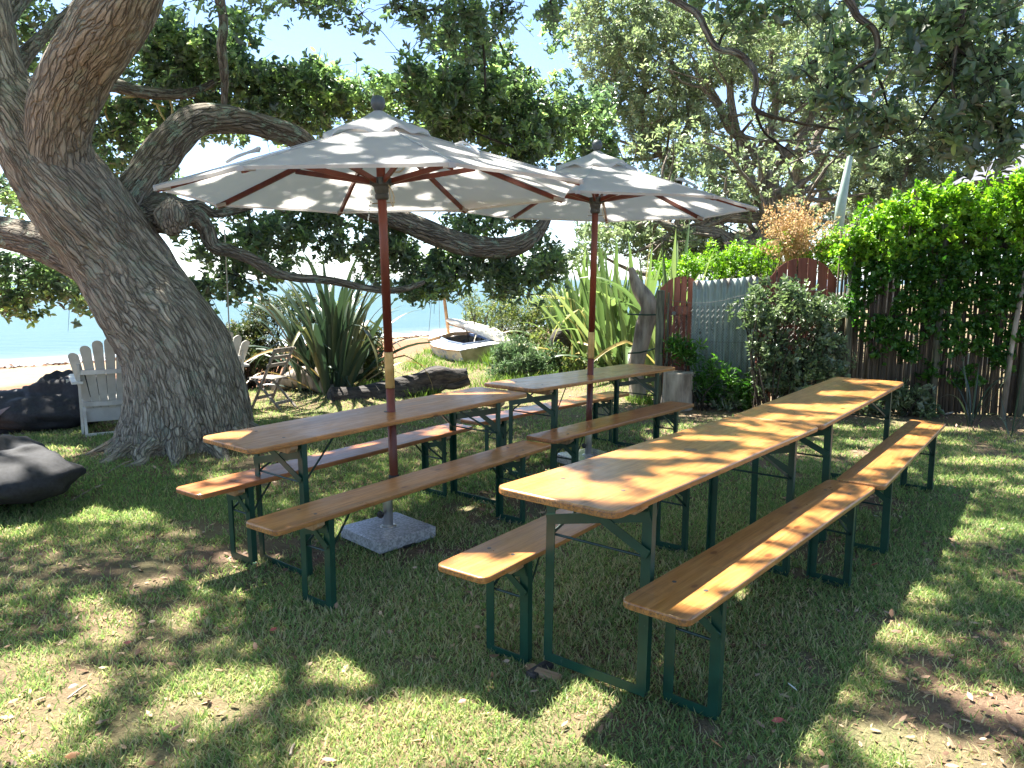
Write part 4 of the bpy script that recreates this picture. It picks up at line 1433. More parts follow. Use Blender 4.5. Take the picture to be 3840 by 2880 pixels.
def tinmat():
    m, t, b = newmat('old_corrugated_iron')
    tc = t.nodes.new('ShaderNodeTexCoord').outputs['Object']
    sep = t.nodes.new('ShaderNodeSeparateXYZ'); t.links.new(tc, sep.inputs[0])
    n = noise(t, coords(t, 'Object', (2, 2, .35)), 6, 6, .7)
    c = ramp(t, n, [(.3, (.20, .26, .25)), (.6, (.33, .40, .39)), (.8, (.45, .50, .48))])
    n2 = noise(t, coords(t, 'Object', (4, 4, .5)), 5, 6, .75)
    low = math_(t, 'SUBTRACT', 1.1, sep.outputs[2])
    c = mixc(t, math_(t, 'MULTIPLY', ramp(t, n2, [(.45, 0), (.65, .9)]), math_(t, 'MAXIMUM', low, .12)), c, (.10, .115, .085))
    r = math_(t, 'ADD', sep.outputs[2], math_(t, 'MULTIPLY', math_(t, 'SUBTRACT', noise(t, coords(t, 'Object', (5, 5, 2)), 4, 6, .8), .5), .5))
    c = mixc(t, ramp(t, r, [(1.40 / 2, 0), (1.56 / 2, 0)]), c, c)
    rr = math_(t, 'MULTIPLY', ramp(t, math_(t, 'MULTIPLY', r, .5), [(.715, 0), (.775, 1)]), ramp(t, noise(t, coords(t, 'Object', (1, 1, 1)), 3.1, 2), [(.42, .1), (.6, 1)]))
    c = mixc(t, rr, c, (.12, .040, .018))
    sc = noise(t, coords(t, 'Object', (1, 1, 1)), 14, 3, .5)
    c = mixc(t, ramp(t, sc, [(.70, 0), (.73, .9)]), c, (.05, .04, .035))
    t.links.new(c, b.inputs['Base Color']); b.inputs['Roughness'].default_value = .6
    b.inputs['Metallic'].default_value = .15
    bump(t, b, n2, .2, .004)
    return m


V, F = [], []
nx_, nz_ = 150, 24
zt0, zt1 = fz(A, 1056), fz(B, 1036)
for j in range(nz_ + 1):
    for k in range(nx_ + 1):
        x = L * k / nx_
        top = zt0 + (zt1 - zt0) * x / L + (.018 * mn.noise(Vector((x * 9, 0, 0))) + .012 * mn.noise(Vector((x * 31, 5, 0))))
        f = j / nz_
        z = .02 + (top - .02) * f
        y = .013 * math.sin(x / .076 * 2 * math.pi) + (.03 * max(0, f - .93) / .07 * mn.noise(Vector((x * 5, 1, 0))))
        V.append((x, y, z))
for j in range(nz_):
    for k in range(nx_):
        a = j * (nx_ + 1) + k
        F.append((a, a + 1, a + nx_ + 2, a + nx_ + 1))
sh = link('iron_sheet', npmesh('iron_sheet', np.array(V), np.array(F), tinmat(), True), tin)
md = sh.modifiers.new('thickness', 'SOLIDIFY'); md.thickness = .0015
for k in range(5):
    MB().lathe([(.008, 0), (.008, .004), (.003, .006)], seg=8).obj('nail_head', M['wire'], tin, loc=(.1 + k * (L - .2) / 4, -.02, .95)).rotation_euler = (math.pi / 2, 0, 0)

# fence posts and chain link
P0 = fpx(2468, -.10)
pz = fz(P0, 1088)
MB().box((0, 0, pz / 2), (.10, .10, pz), bev=.012).obj('fence_post', M['post'], loc=(P0.x, P0.y, 0), label='square mossy fence post beside the upright driftwood', cat='post').rotation_euler = (0, 0, frot)
P1 = fpx(2498, -.12)
MB().box((0, 0, pz * .49), (.025, .05, pz * .98), bev=.003).obj('batten_post', M['post'], loc=(P1.x, P1.y, 0), label='thin pale batten nailed along the mossy fence post', cat='post').rotation_euler = (0, 0, frot)

cl = empty('chain_link_fence', (P0.x, P0.y, 0), frot, label='rusted chain link netting with line wires in front of the tin sheet', cat='fence')
Q1 = fpx(3060, -.10); CLn = (Q1 - P0).length
zt_ = fz(P0, 1118); mesh_ = MB(); dxx = .062


def ztl(x): return zt_ + .10 * (x / CLn) - .10 * math.sin(min(1, x / (CLn * .55)) * math.pi) * .9


k = 0
nxl = int(CLn / dxx)
for i_ in range(nxl):
    for sgn in (0,):
        x0 = i_ * dxx
        pts = []
        zz = .1
        j = 0
        while zz < ztl(x0) - .02:
            pts.append(Vector((x0 + (dxx / 2 if j % 2 else -.0) + .004 * mn.noise(Vector((x0 * 9, zz * 9, 2))), .004 * (1 if j % 2 else -1), zz))); zz += dxx * .56; j += 1
        if len(pts) > 1: mesh_.tube(pts, .0030, 3, cap=False)
        pts = [Vector((p.x * 1 + (dxx / 2 if q % 2 == 0 else -dxx / 2) * 1.0 + (0 if q % 2 == 0 else 0), -p.y, p.z)) for q, p in enumerate(pts)]
        if len(pts) > 1: mesh_.tube(pts, .0030, 3, cap=False)
mesh_.obj('netting', M['wire'], cl, kind='stuff')
for zf in (1.0, .60, .34):
    pts = [Vector((CLn * t / 10, -.012, (ztl(CLn * t / 10) if zf == 1.0 else zt_ * zf) + .004)) for t in range(11)]
    MB().tube(pts, .0026, 5).obj('line_wire', M['wire'], cl)
MB().lathe([(.02, 0), (.028, .006), (.028, .018), (.012, .022)], seg=10).obj('wire_strainer', M['wire'], cl, loc=(.17, -.03, zt_ * .86)).rotation_euler = (math.pi / 2, 0, 0)

# brush fence: every stick a part
bf = empty('brush_fence', (0, 0, 0), label='tall fence of thin dark upright sticks with daylight between them', cat='fence')
A = fpx(3130); Bf = fpx(4150)
Lf = (Bf - A).length
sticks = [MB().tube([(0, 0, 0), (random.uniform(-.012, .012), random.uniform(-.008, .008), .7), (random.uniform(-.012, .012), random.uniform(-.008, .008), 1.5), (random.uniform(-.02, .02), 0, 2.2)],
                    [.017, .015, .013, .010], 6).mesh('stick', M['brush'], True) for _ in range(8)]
n = 150
ztopf = fz(A, 850)
for k in range(n):
    s = Lf * (k + random.uniform(-.25, .25)) / n
    p = A + fd * s + fn * random.uniform(-.012, .012)
    if random.random() < .05: continue
    o = link('stick', random.choice(sticks), bf, (p.x, p.y, random.uniform(-.04, .04)), (random.gauss(0, .012), random.gauss(0, .012), random.uniform(0, 6.28)))
    sc = random.uniform(.55, 1.35)
    o.scale = (sc, sc, ztopf / 2.2 * random.uniform(.93, 1.06))
for z in (.35, 1.15, 1.95):
    a, b = A + Vector((0, 0, z)), Bf + Vector((0, 0, z))
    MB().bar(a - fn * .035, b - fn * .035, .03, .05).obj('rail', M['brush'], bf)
for px in (3168, 3500, 3830):
    p = fpx(px, -.05)
    zt2 = fz(p, 840)
    MB().tube([(p.x, p.y, 0), (p.x + .01, p.y, zt2 * .5), (p.x - .01, p.y, zt2)], [.045, .042, .038], 9).obj('post', M['post'], bf, smooth=True)
MB().tube([tuple(fpx(3770, -.25) + Vector((0, 0, 0))), tuple(fpx(3780, -.22) + Vector((0, 0, .8))), tuple(fpx(3812, -.2) + Vector((0, 0, 1.9)))], [.032, .028, .022], 8).obj('leaning_stick', M['drift'], label='bare grey stick leaning on the brush fence at the right', cat='stick', smooth=True)

# pale green pole, dark parasol beyond the hedge
a, b = at(3168, 760, 11.0), at(3190, 560, 11.0)
MB().tube([at(3135, 930, 11.0), at(3155, 760, 11.0), at(3190, 575, 11.0), at(3193, 562, 11)], [.075, .070, .035, .01], 12).obj('leaning_pole', M['palegreen'], label='pale green tapering pole leaning behind the orange seed heads', cat='pole', smooth=True)
dk = empty('dark_parasol', tuple(at(3990, 700, 11.5).xy) + (0,), label='dark slate parasol with white disc and red ring beyond the hedge', cat='parasol')
dz_ = at(3990, 560, 11.5).z; zr_ = at(3600, 690, 11.5).z
vs, fs = [], []
for k in range(48):
    a = 2 * math.pi * k / 48
    for i_ in range(7):
        r = .06 + 1.62 * i_ / 6
        ph = abs(((a - .2) % (math.pi / 4)) / (math.pi / 4) - .5) * 2
        rr = r * (1 - .05 * (1 - ph * ph) * (i_ / 6))
        vs.append((rr * math.cos(a), rr * math.sin(a), zr_ + (dz_ + .45 - zr_) * (1 - (i_ / 6) ** .95) - .03 * (1 - ph * ph) * (i_ / 6) * (1.1 - i_ / 6) * 3))
for k in range(48):
    for i_ in range(6): fs.append((k * 7 + i_, k * 7 + i_ + 1, ((k + 1) % 48) * 7 + i_ + 1, ((k + 1) % 48) * 7 + i_))
MB().add(vs, fs).obj('canopy', M['darkcloth'], dk, smooth=True)
MB().tube([(0, 0, 0), (0, 0, dz_ + .5)], .025, 10).obj('pole', M['plastic'], dk)
# printed disc with a red ring arc, sewn to the slope that faces the lawn
slope = math.atan2((dz_ + .45 - zr_), 1.68)
ad = math.atan2(-.80, -.22)
ct = Vector((1.0 * math.cos(ad), 1.0 * math.sin(ad), 0))
ct.z = zr_ + (dz_ + .45 - zr_) * (1 - (.95 / 1.68) ** .95) + .03
nrm = Vector((math.cos(ad) * math.sin(slope), math.sin(ad) * math.sin(slope), math.cos(slope)))
q = nrm.to_track_quat('Z', 'Y')
MB().lathe([(.34, 0), (.34, .003)], seg=36).obj('white_disc', M['whitecloth'], dk, loc=ct).rotation_euler = q.to_euler()
rg = MB(); NN = 30
for k in range(NN):
    a0, a1 = math.radians(60 + 240 * k / NN), math.radians(60 + 240 * (k + 1) / NN)
    rg.prism([(.17 * math.cos(a0), .17 * math.sin(a0)), (.24 * math.cos(a0), .24 * math.sin(a0)), (.24 * math.cos(a1), .24 * math.sin(a1)), (.17 * math.cos(a1), .17 * math.sin(a1))][::-1], .006, .010)
rg.obj('red_ring', M['redprint'], dk, loc=ct).rotation_euler = q.to_euler()


# ================================================================== THE BIG TREE
tree = empty('pohutukawa_tree', (-3.0, 7.0, 0), label='huge leaning tree with furrowed grey bark, forked trunk and low sweeping limbs', cat='tree')
TO = Vector((-3.0, 7.0, 0))


def shift(tubes, o=TO): return [(V - np.array(o), F, B) for V, F, B in tubes]


def flare(f, a):
    root = max(0, 1 - f / .13)
    return 1 + root ** 1.6 * (.16 + .16 * math.sin(a * 3 + .6) + .12 * math.sin(a * 7 + 2))


trunk_pts = impath([(700, 1830, 6.85, 690), (703, 1745, 6.9, 600), (712, 1650, 6.95, 525), (704, 1500, 7.0, 440), (655, 1307, 7.05, 385), (548, 1134, 7.1, 345),
                    (438, 960, 7.1, 325), (318, 790, 7.0, 345), (205, 640, 6.95, 320), (95, 470, 6.9, 250), (0, 320, 6.9, 200), (-45, 150, 6.9, 175), (-60, -100, 6.9, 150), (-30, -400, 6.8, 120)])
T1 = bark_tube(trunk_pts, 290, 22, disp=.024, freq=11, lump=.10, flare=flare, twist=.25)
barkobj('trunk', shift([T1]), M['bark'], tree)
LIMBS = [
    ([(330, 800, 7.05, 230), (268, 690, 6.95, 235), (228, 560, 6.8, 225), (232, 420, 6.6, 215), (275, 300, 6.4, 215), (345, 180, 6.2, 220), (450, 20, 5.9, 225), (590, -160, 5.6, 190), (800, -330, 5.3, 150), (1100, -420, 5.2, 110), (1500, -480, 5.2, 80)], 'bark', .016, 90),
    ([(430, 800, 7.2, 150), (520, 690, 7.35, 140), (590, 600, 7.5, 135), (655, 525, 7.6, 122), (745, 458, 7.8, 108), (870, 448, 8.0, 92), (1000, 475, 8.2, 82), (1130, 530, 8.4, 78), (1250, 650, 8.6, 76), (1355, 765, 8.7, 78), (1460, 808, 8.8, 82), (1570, 852, 8.9, 84), (1680, 898, 9.0, 86), (1790, 925, 9.1, 84), (1900, 928, 9.15, 76), (1985, 898, 9.2, 62), (2040, 835, 9.3, 48), (2075, 740, 9.4, 38), (2100, 620, 9.6, 28)], 'bark_limb', .012, 64),
    ([(470, 850, 7.2, 120), (545, 815, 7.3, 130), (610, 800, 7.35, 150), (665, 800, 7.4, 128), (715, 803, 7.5, 82), (765, 850, 7.6, 62), (799, 922, 7.6, 54), (868, 945, 7.65, 48), (935, 968, 7.7, 44), (1000, 1005, 7.8, 40), (1060, 1030, 7.9, 36), (1130, 1042, 8.0, 34), (1200, 1046, 8.1, 33), (1280, 1060, 8.2, 33), (1350, 1078, 8.3, 28), (1440, 1090, 8.4, 26), (1520, 1084, 8.5, 22), (1590, 1060, 8.6, 15)], 'bark_limb', .009, 48),
    ([(690, 795, 7.4, 60), (740, 770, 7.6, 42), (800, 800, 7.8, 34), (870, 790, 8.0, 32), (984, 752, 8.2, 28), (1120, 720, 8.4, 22), (1250, 660, 8.6, 15)], 'bark_limb', .006, 24),
    ([(560, 1130, 7.2, 150), (430, 1060, 7.3, 150), (300, 975, 7.45, 145), (170, 915, 7.6, 130), (40, 880, 7.8, 115), (-120, 850, 8.0, 100), (-350, 800, 8.3, 80), (-600, 720, 8.8, 50)], 'bark_limb', .012, 56),
    ([(290, 420, 7.4, 60), (341, 330, 7.6, 54), (420, 318, 7.8, 50), (500, 338, 8.0, 46), (600, 352, 8.2, 40), (720, 345, 8.5, 32), (840, 290, 8.8, 22)], 'bark_limb', .008, 28),
    ([(812, -160, 8.0, 46), (822, -20, 8.0, 42), (838, 80, 8.0, 36), (830, 170, 8.0, 34), (842, 300, 8.1, 28), (835, 430, 8.2, 20)], 'bark_limb', .006, 24),
    ([(0, 300, 7.0, 110), (90, 210, 7.3, 60), (180, 120, 7.6, 40), (270, 30, 7.9, 28), (330, -60, 8.2, 22)], 'bark_limb', .006, 22),
    ([(-30, 120, 7.0, 90), (60, 20, 7.4, 60), (170, -100, 7.8, 50)], 'bark_limb', .006, 22),
]
for pts, mm, dp, seg in LIMBS:
    barkobj('limb', shift([bark_tube(impath(pts), seg, 10, disp=dp, freq=8, lump=.14, seed=pts[0][0] * .01)]), M[mm], tree)
# healed knot and burl on the trunk foot
for px, py, y, r in ((640, 812, 7.15, .15),):
    c = at(px, py, y)
    V, F, B = bark_tube([(c + Vector((0, r * .7, -r)), .01), (c + Vector((0, r * .3, -r * .7)), r * .7), (c + Vector((0, r * .2, 0)), r), (c + Vector((0, r * .3, r * .7)), r * .7), (c + Vector((0, r * .7, r)), .01)], 40, 6, disp=.022, freq=11, lump=.2, seed=px)
    barkobj('burl', shift([(V, F, B)]), M['bark'], tree)

CR, TW = [], []       # crown leaf clumps, twigs


def clumpset(blobs, per, Lm, out, tw, wr=.42, vs=.22, fine=False, twig_r=.006, tip=.5, v0=.45, clump=.22, per_cl=9):
    for (px, py, y, rx, ry, rd, n) in blobs:
        C, A, cc = imgblob(px, py, y, rx, ry, rd, n, clump, per_cl)
        out.append(rosettes(C, A, per, Lm, wr, v0=v0, vs=vs, fine=fine))
        if tw is not None:
            c0 = np.array(at(px, py, y))
            for c in cc[:max(3, len(cc) // 2)]:
                tw.append((c0, c))


def twigmesh(pairs, r0, name, m, parent, off, seg=5, jit=.12):
    tubes = []
    for a, b in pairs:
        a, b = Vector(a), Vector(b)
        d = b - a
        L = d.length
        if L < .05: continue
        p = [a]
        for k in range(1, 5):
            t = k / 4
            p.append(a + d * t + Vector((random.gauss(0, 1), random.gauss(0, 1), random.gauss(0, 1) + .6)) * jit * L * math.sin(math.pi * min(t, .85)) * .5)
        tubes.append(bark_tube([(q, r0 * (1 - .75 * i / 4)) for i, q in enumerate(p)], seg, 2))
        for k in range(2, 5):       # side twigs
            e = p[k] + Vector((random.gauss(0, 1), random.gauss(0, 1), random.gauss(0, 1))) * .16
            tubes.append(bark_tube([(p[k], r0 * .35), ((p[k] + e) / 2 + Vector((0, 0, .03)), r0 * .25), (e, r0 * .15)], 4, 1))
    if tubes: barkobj(name, shift(tubes, off), m, parent, kind='stuff')


crown = [
    # upper mass behind the parasol, left to right
    (690, 160, 8.8, 140, 110, .9, 300), (850, 210, 9.0, 130, 120, .9, 300), (640, 300, 8.9, 130, 110, .8, 200), (970, 330, 9.2, 120, 90, .9, 260),
    (1110, 350, 9.6, 130, 90, 1.0, 280), (1260, 350, 9.8, 140, 85, 1.0, 290), (1390, 370, 9.8, 110, 80, .9, 200), (1050, 450, 9.4, 170, 90, .8, 280), (800, 420, 9.2, 160, 80, .7, 200),
    (905, 70, 8.6, 35, 70, .4, 40), (1190, 265, 9.6, 50, 50, .5, 50),
    (1560, 340, 9.4, 120, 90, .9, 240), (1700, 270, 9.4, 110, 100, .9, 210), (1720, 400, 9.6, 160, 130, 1.0, 380), (1880, 370, 9.7, 150, 140, 1.0, 380), (2020, 430, 9.9, 150, 130, 1.0, 340),
    (2150, 470, 10.2, 140, 110, .9, 260), (1960, 560, 9.8, 190, 90, .9, 300), (2230, 400, 10.4, 90, 90, .7, 120), (2060, 120, 9.4, 60, 70, .4, 40), (1640, 470, 9.6, 150, 70, .8, 160), (2250, 560, 10.3, 120, 60, .8, 110),
    (1690, 140, 9.2, 70, 80, .6, 60), (1830, 210, 9.3, 90, 80, .7, 100), (1990, 250, 9.5, 50, 50, .5, 30),
    # dark shaded leaves below the mossy branch
    (450, 480, 8.8, 130, 170, .8, 230), (560, 640, 9.0, 90, 80, .6, 70), (420, 660, 9.0, 60, 110, .6, 60), (560, 420, 8.9, 130, 90, .6, 130),
    # top left behind the fork
    (110, 130, 9.0, 150, 140, .9, 170), (60, 330, 9.2, 90, 110, .7, 110), (230, 60, 9.0, 110, 80, .7, 80),
    # left, low over the water
    (60, 1010, 8.6, 150, 90, .7, 190), (210, 1060, 8.7, 110, 70, .5, 130), (60, 1130, 8.6, 110, 60, .5, 110), (270, 1130, 8.8, 50, 40, .3, 30), (-60, 1060, 8.4, 120, 110, .7, 120), (40, 740, 9.4, 90, 70, .7, 60), (190, 1000, 9, 130, 60, .5, 70),
    # under the parasol rim
    (760, 900, 8.2, 60, 70, .4, 70), (830, 1030, 8.2, 60, 90, .35, 100), (770, 1090, 8.3, 60, 50, .3, 60), (940, 890, 8.4, 110, 70, .5, 150), (990, 1010, 8.4, 70, 60, .35, 80),
    (1090, 850, 8.7, 120, 70, .6, 170), (1190, 790, 8.9, 140, 50, .6, 150), (870, 780, 8.5, 90, 50, .4, 80), (1250, 900, 9.0, 90, 80, .5, 130), (1050, 930, 8.7, 70, 50, .4, 70), (890, 1060, 8.3, 40, 60, .3, 40),
    (1400, 910, 9.2, 110, 70, .6, 170), (1420, 1010, 9.2, 60, 60, .4, 60), (1530, 960, 9.2, 120, 80, .6, 220), (1590, 1060, 9.2, 90, 70, .5, 150), (1650, 1100, 9.2, 40, 40, .3, 40),
    (1700, 1000, 9.3, 110, 60, .6, 200), (1850, 1010, 9.4, 120, 70, .6, 230), (1960, 1030, 9.5, 100, 60, .5, 170), (2030, 950, 9.5, 80, 60, .5, 110), (1900, 1070, 9.5, 60, 35, .3, 50), (2070, 1000, 9.6, 60, 70, .4, 70),
    (1780, 830, 9.6, 140, 40, .6, 150), (1960, 800, 9.7, 90, 40, .5, 90), (1420, 820, 9.3, 60, 35, .4, 50),
]
crown = [(a_, b_, c_, d_ * .95, e_ * .92, f_, int(g_ * (.60 if b_ > 740 else .86))) for a_, b_, c_, d_, e_, f_, g_ in crown]
clumpset(crown, 9, .086, CR, TW, per_cl=9, clump=.15, vs=.32, fine='oval', wr=.46)
# thin hanging sprays at the top edge
top_sprays = [(1230, 0, 7.0, 120, 50, .4, 90), (1130, -30, 7.0, 90, 40, .3, 60), (1340, 60, 7.0, 35, 45, .2, 28), (1500, 30, 7.2, 60, 35, .25, 40), (1600, 70, 7.3, 70, 60, .3, 70), (1740, 30, 7.4, 120, 60, .45, 110),
              (1800, 120, 7.5, 80, 70, .4, 90), (1880, 60, 7.5, 60, 60, .3, 60), (2060, 10, 7.4, 60, 35, .3, 50), (780, -10, 7.4, 60, 25, .2, 20), (1700, 150, 7.5, 50, 60, .3, 40), (960, -30, 7.2, 80, 30, .3, 30)]
top_sprays = [(a_, b_, c_, d_, e_, f_, int(g_ * .7)) for a_, b_, c_, d_, e_, f_, g_ in top_sprays]
clumpset(top_sprays, 8, .066, CR, TW, per_cl=7, clump=.12, fine='oval')
V, F, a = join(CR)
link('crown', npmesh('crown', V - np.array(TO), F, M['leaf'], False, attrs={'v': a}), tree, kind='stuff')
twigmesh(TW, .013, 'twigs', M['bark_dark'], tree, TO)
cr2 = []
for pts in ([(1750, -40), (1770, 30), (1800, 120), (1815, 200), (1820, 330)], [(1470, 55), (1500, 25), (1560, 45), (1640, 30), (1740, -20)], [(1960, 270), (1900, 210), (1860, 120), (1840, 20)], [(1680, 480), (1720, 360), (1745, 250), (1740, 150)], [(1950, 560), (1790, 500), (1700, 430)]):
    cr2.append(bark_tube([(at(x, y, 7.6 if pts[0][1] < 60 else 9.2), .012) for x, y in pts], 6, 3))
barkobj('branchlets', shift(cr2), M['bark_dark'], tree, kind='stuff')
# branch stubs and dead twigs under the mossy branch
cr2 = [bark_tube([(at(x, y, 8.3), .014 - .002 * i) for i, (x, y) in enumerate(p)], 6, 3) for p in
       ([(460, 366), (530, 362), (570, 385), (620, 400)], [(590, 395), (605, 430), (620, 460), (590, 500)], [(410, 350), (395, 420), (420, 470)], [(620, 340), (645, 400), (640, 460), (600, 560)])]
barkobj('dead_twigs', shift(cr2), M['stalk'], tree, kind='stuff')

# swing rope
MB().tube([at(842, 860, 7.9), at(851, 1050, 7.95), at(858, 1200, 8.0), at(866, 1292, 8.0)], .007, 6).obj('hanging_rope', M['rope'], label='thin frayed rope hanging from a limb right of the big trunk', cat='rope')

# ------------------------------------------------------------------ overhead foliage (above the frame) of both nearby trees, with gaps
PATCH = []      # (target point, radius) where the sun gets through


def patch(px, py, r, z=0.0, sx=0, n=1):
    """gap whose light falls at picture px,py on height z; sx spreads n gaps over +-sx px"""
    for k in range(n):
        q = gr(px + (0 if n == 1 else (k / (n - 1) - .5) * 2 * sx), py, z)
        PATCH.append((np.array(q), r * (.62 if z == 0 else .8)))


for a in [(265, 1110 * 1.736, .17, 0, 110, 4), (430, 1935, .16, 0, 90, 3), (30, 1990, .22), (95, 2500, .20), (170, 2590, .2, 0, 60, 2), (60, 2760, .22, 0, 60, 2), (405, 2330, .12), (395, 2390, .07), (800, 2590, .17, 0, 60, 2), (790, 2660, .12), (700, 2310, .07),
          (1250, 2520, .10), (1480, 2790, .20, 0, 150, 4), (1600, 2700, .16, 0, 80, 2), (1840, 2700, .14, 0, 50, 2), (1960, 2790, .18, 0, 60, 2), (2080, 2730, .14, 0, 60, 2), (2210, 2660, .13), (1340, 2870, .2), (1320, 2540, .08),
          (3350, 2375, .11, 0, 30, 2), (3400, 2800, .15, 0, 60, 3), (3640, 2840, .14), (3760, 2640, .12), (3560, 2010, .10, 0, 70, 3), (3700, 1735, .12, 0, 110, 4), (3640, 1800, .10, 0, 60, 2), (3780, 1990, .12, 0, 60, 2), (3300, 1660, .16, 0, 90, 3), (3170, 1700, .12, 0, 60, 2),
          (3830, 1850, .14), (3450, 1640, .1, 0, 50, 2), (1790, 1880, .08, 0, 40, 2), (1720, 1900, .05), (255, 1790, .13, 0, 60, 2), (140, 1700, .12, 0, 140, 4), (330, 1690, .12, 0, 120, 3), (560, 1840, .10, 0, 60, 2), (800, 1720, .10, 0, 60, 3), (1300, 1560, .2, 0, 160, 5), (900, 1600, .2, 0, 120, 3), (1500, 1530, .2, 0, 120, 3), (2050, 1540, .2, 0, 180, 4), (2150, 1830, .12, 0, 100, 3), (2000, 1760, .10, 0, 80, 2),
          (880, 2080, .06), (980, 2030, .05), (600, 2180, .05), (1760, 1990, .06), (930, 2010, .05), (3080, 1670, .08), (2990, 1700, .07)]:
    patch(*a)
# on the table tops and seats
for a in [(1960, 1800, .13, .80, 110, 4), (2120, 1860, .11, .80, 110, 3), (2280, 1890, .06, .80), (2450, 1735, .045, .77, 130, 4), (2700, 1660, .035, .77, 120, 4), (2580, 1800, .03, .77, 80, 3), (2900, 1620, .035, .77, 60, 3), (2830, 1600, .03, .77, 60, 2),
          (3080, 1530, .09, .77, 110, 4), (3220, 1480, .10, .77, 110, 4), (3290, 1435, .06, .77, 60, 3), (3030, 1570, .05, .77, 120, 3), (2690, 2190, .10, .48, 50, 3), (2800, 2080, .06, .48, 40, 2), (2890, 2015, .05, .48, 20, 2), (2640, 2290, .05, .48, 20, 2), (3090, 1860, .035, .48, 30, 2), (2950, 1930, .03, .48),
          (3300, 1740, .07, .48, 40, 2), (3400, 1660, .07, .48, 40, 2), (3470, 1600, .06, .48, 20, 2), (830, 1628, .06, .75, 50, 2), (1880, 1436, .05, .77, 60, 2), (1740, 1475, .05, .77, 120, 4), (1050, 1740, .05, .48, 40, 2), (1160, 1700, .04, .48, 30, 2), (700, 1815, .05, .48), (2030, 2060, .05, .48, 60, 2), (1820, 2140, .05, .48, 60, 3), (1700, 1600, .04, .48)]:
    patch(*a)
# on the parasol cloth
rr_ = random.Random(5)
for cx, cy, n in ((-.735, 4.588, 26), (.657, 6.345, 22)):
    for k in range(n):
        a = rr_.uniform(0, 6.28); r = 1.2 * math.sqrt(rr_.random())
        PATCH.append((np.array((cx + r * math.cos(a), cy + r * math.sin(a), 2.48 - .34 * r)), rr_.choice((.03, .045, .06, .07))))
# a handful of random pinholes everywhere
for k in range(110):
    PATCH.append((np.array((rr_.uniform(-5.5, 5), rr_.uniform(1.2, 9.5), 0)), rr_.choice((.02, .03, .045, .06))))
SV = np.array(SUN)


def carve(C, rl):
    """keep mask for leaf centres: drop leaves standing in a sun gap"""
    keep = np.ones(len(C), bool)
    for q, r in PATCH:
        d = C - q
        t = d @ SV
        e = d - t[:, None] * SV
        dist = np.sqrt((e * e).sum(1)) * (1 + .18 * np.sin(C[:, 0] * 31 + C[:, 1] * 17))
        keep &= ~((dist < r + rl) & (t > 0))
    return keep


SH0 = rr_.random()


def overhead(n, xr, yr, seed, Lm=.11):
    X = R_.uniform(xr[0], xr[1], n); Y = R_.uniform(yr[0], yr[1], n)
    Zb = np.maximum(6.8, 3.6 + .42 * Y)
    Z = Zb + R_.uniform(0, 1.3, n) + .5 * fbm(X, Y, .7, seed)
    C = np.stack([X, Y, Z], 1)
    # shadow footprint of each leaf on the lawn
    gx = X - SV[0] / SV[2] * Z; gy = Y - SV[1] / SV[2] * Z
    ok = carve(C, .05)
    ok &= (gx > -6.0 + 1.3 * fbm(gy, gx * 0, .8, 4)) & (gy < 7.5 + 1.2 * (fbm(gx, gy * 0, .6, 9) - .5))
    return C[ok]


Cs = overhead(90000, (-9.2, 2.9), (1.3, 11.2), 3)
# extra leaves added out of view to shade the two parasols
Ex = overhead(90000, (-9.2, 2.9), (1.3, 11.2), 3)
ex_ = np.zeros(len(Ex), bool)
for cx, cy in ((-.735, 4.588), (.657, 6.345)):
    tq = Ex[:, 2] - 2.3
    ex_ |= ((Ex[:, 0] - SV[0] / SV[2] * tq - cx) ** 2 + (Ex[:, 1] - SV[1] / SV[2] * tq - cy) ** 2) < 1.4 ** 2
Cs = np.concatenate([Cs, Ex[ex_]])
isr = (Cs[:, 0] > .2) | (Cs[:, 1] < 3.6)


def flatleaves(C, Lm):
    n = len(C)
    D = R_.normal(size=(n, 3)); D[:, 2] *= .35
    N = R_.normal(size=(n, 3)) * .35 + SV
    V, F, k = leaf_geo(C - unit(D) * Lm * .5, D, N, Lm * R_.uniform(.7, 1.2, n), Lm * .5 * R_.uniform(.8, 1.2, n))
    return V, F, np.repeat(R_.uniform(0, .9, n), k)


V, F, a = flatleaves(Cs[~isr], .115)
link('upper_crown', npmesh('upper_crown', V - np.array(TO), F, M['leaf_shade'], False, attrs={'v': a}), tree, kind='stuff')

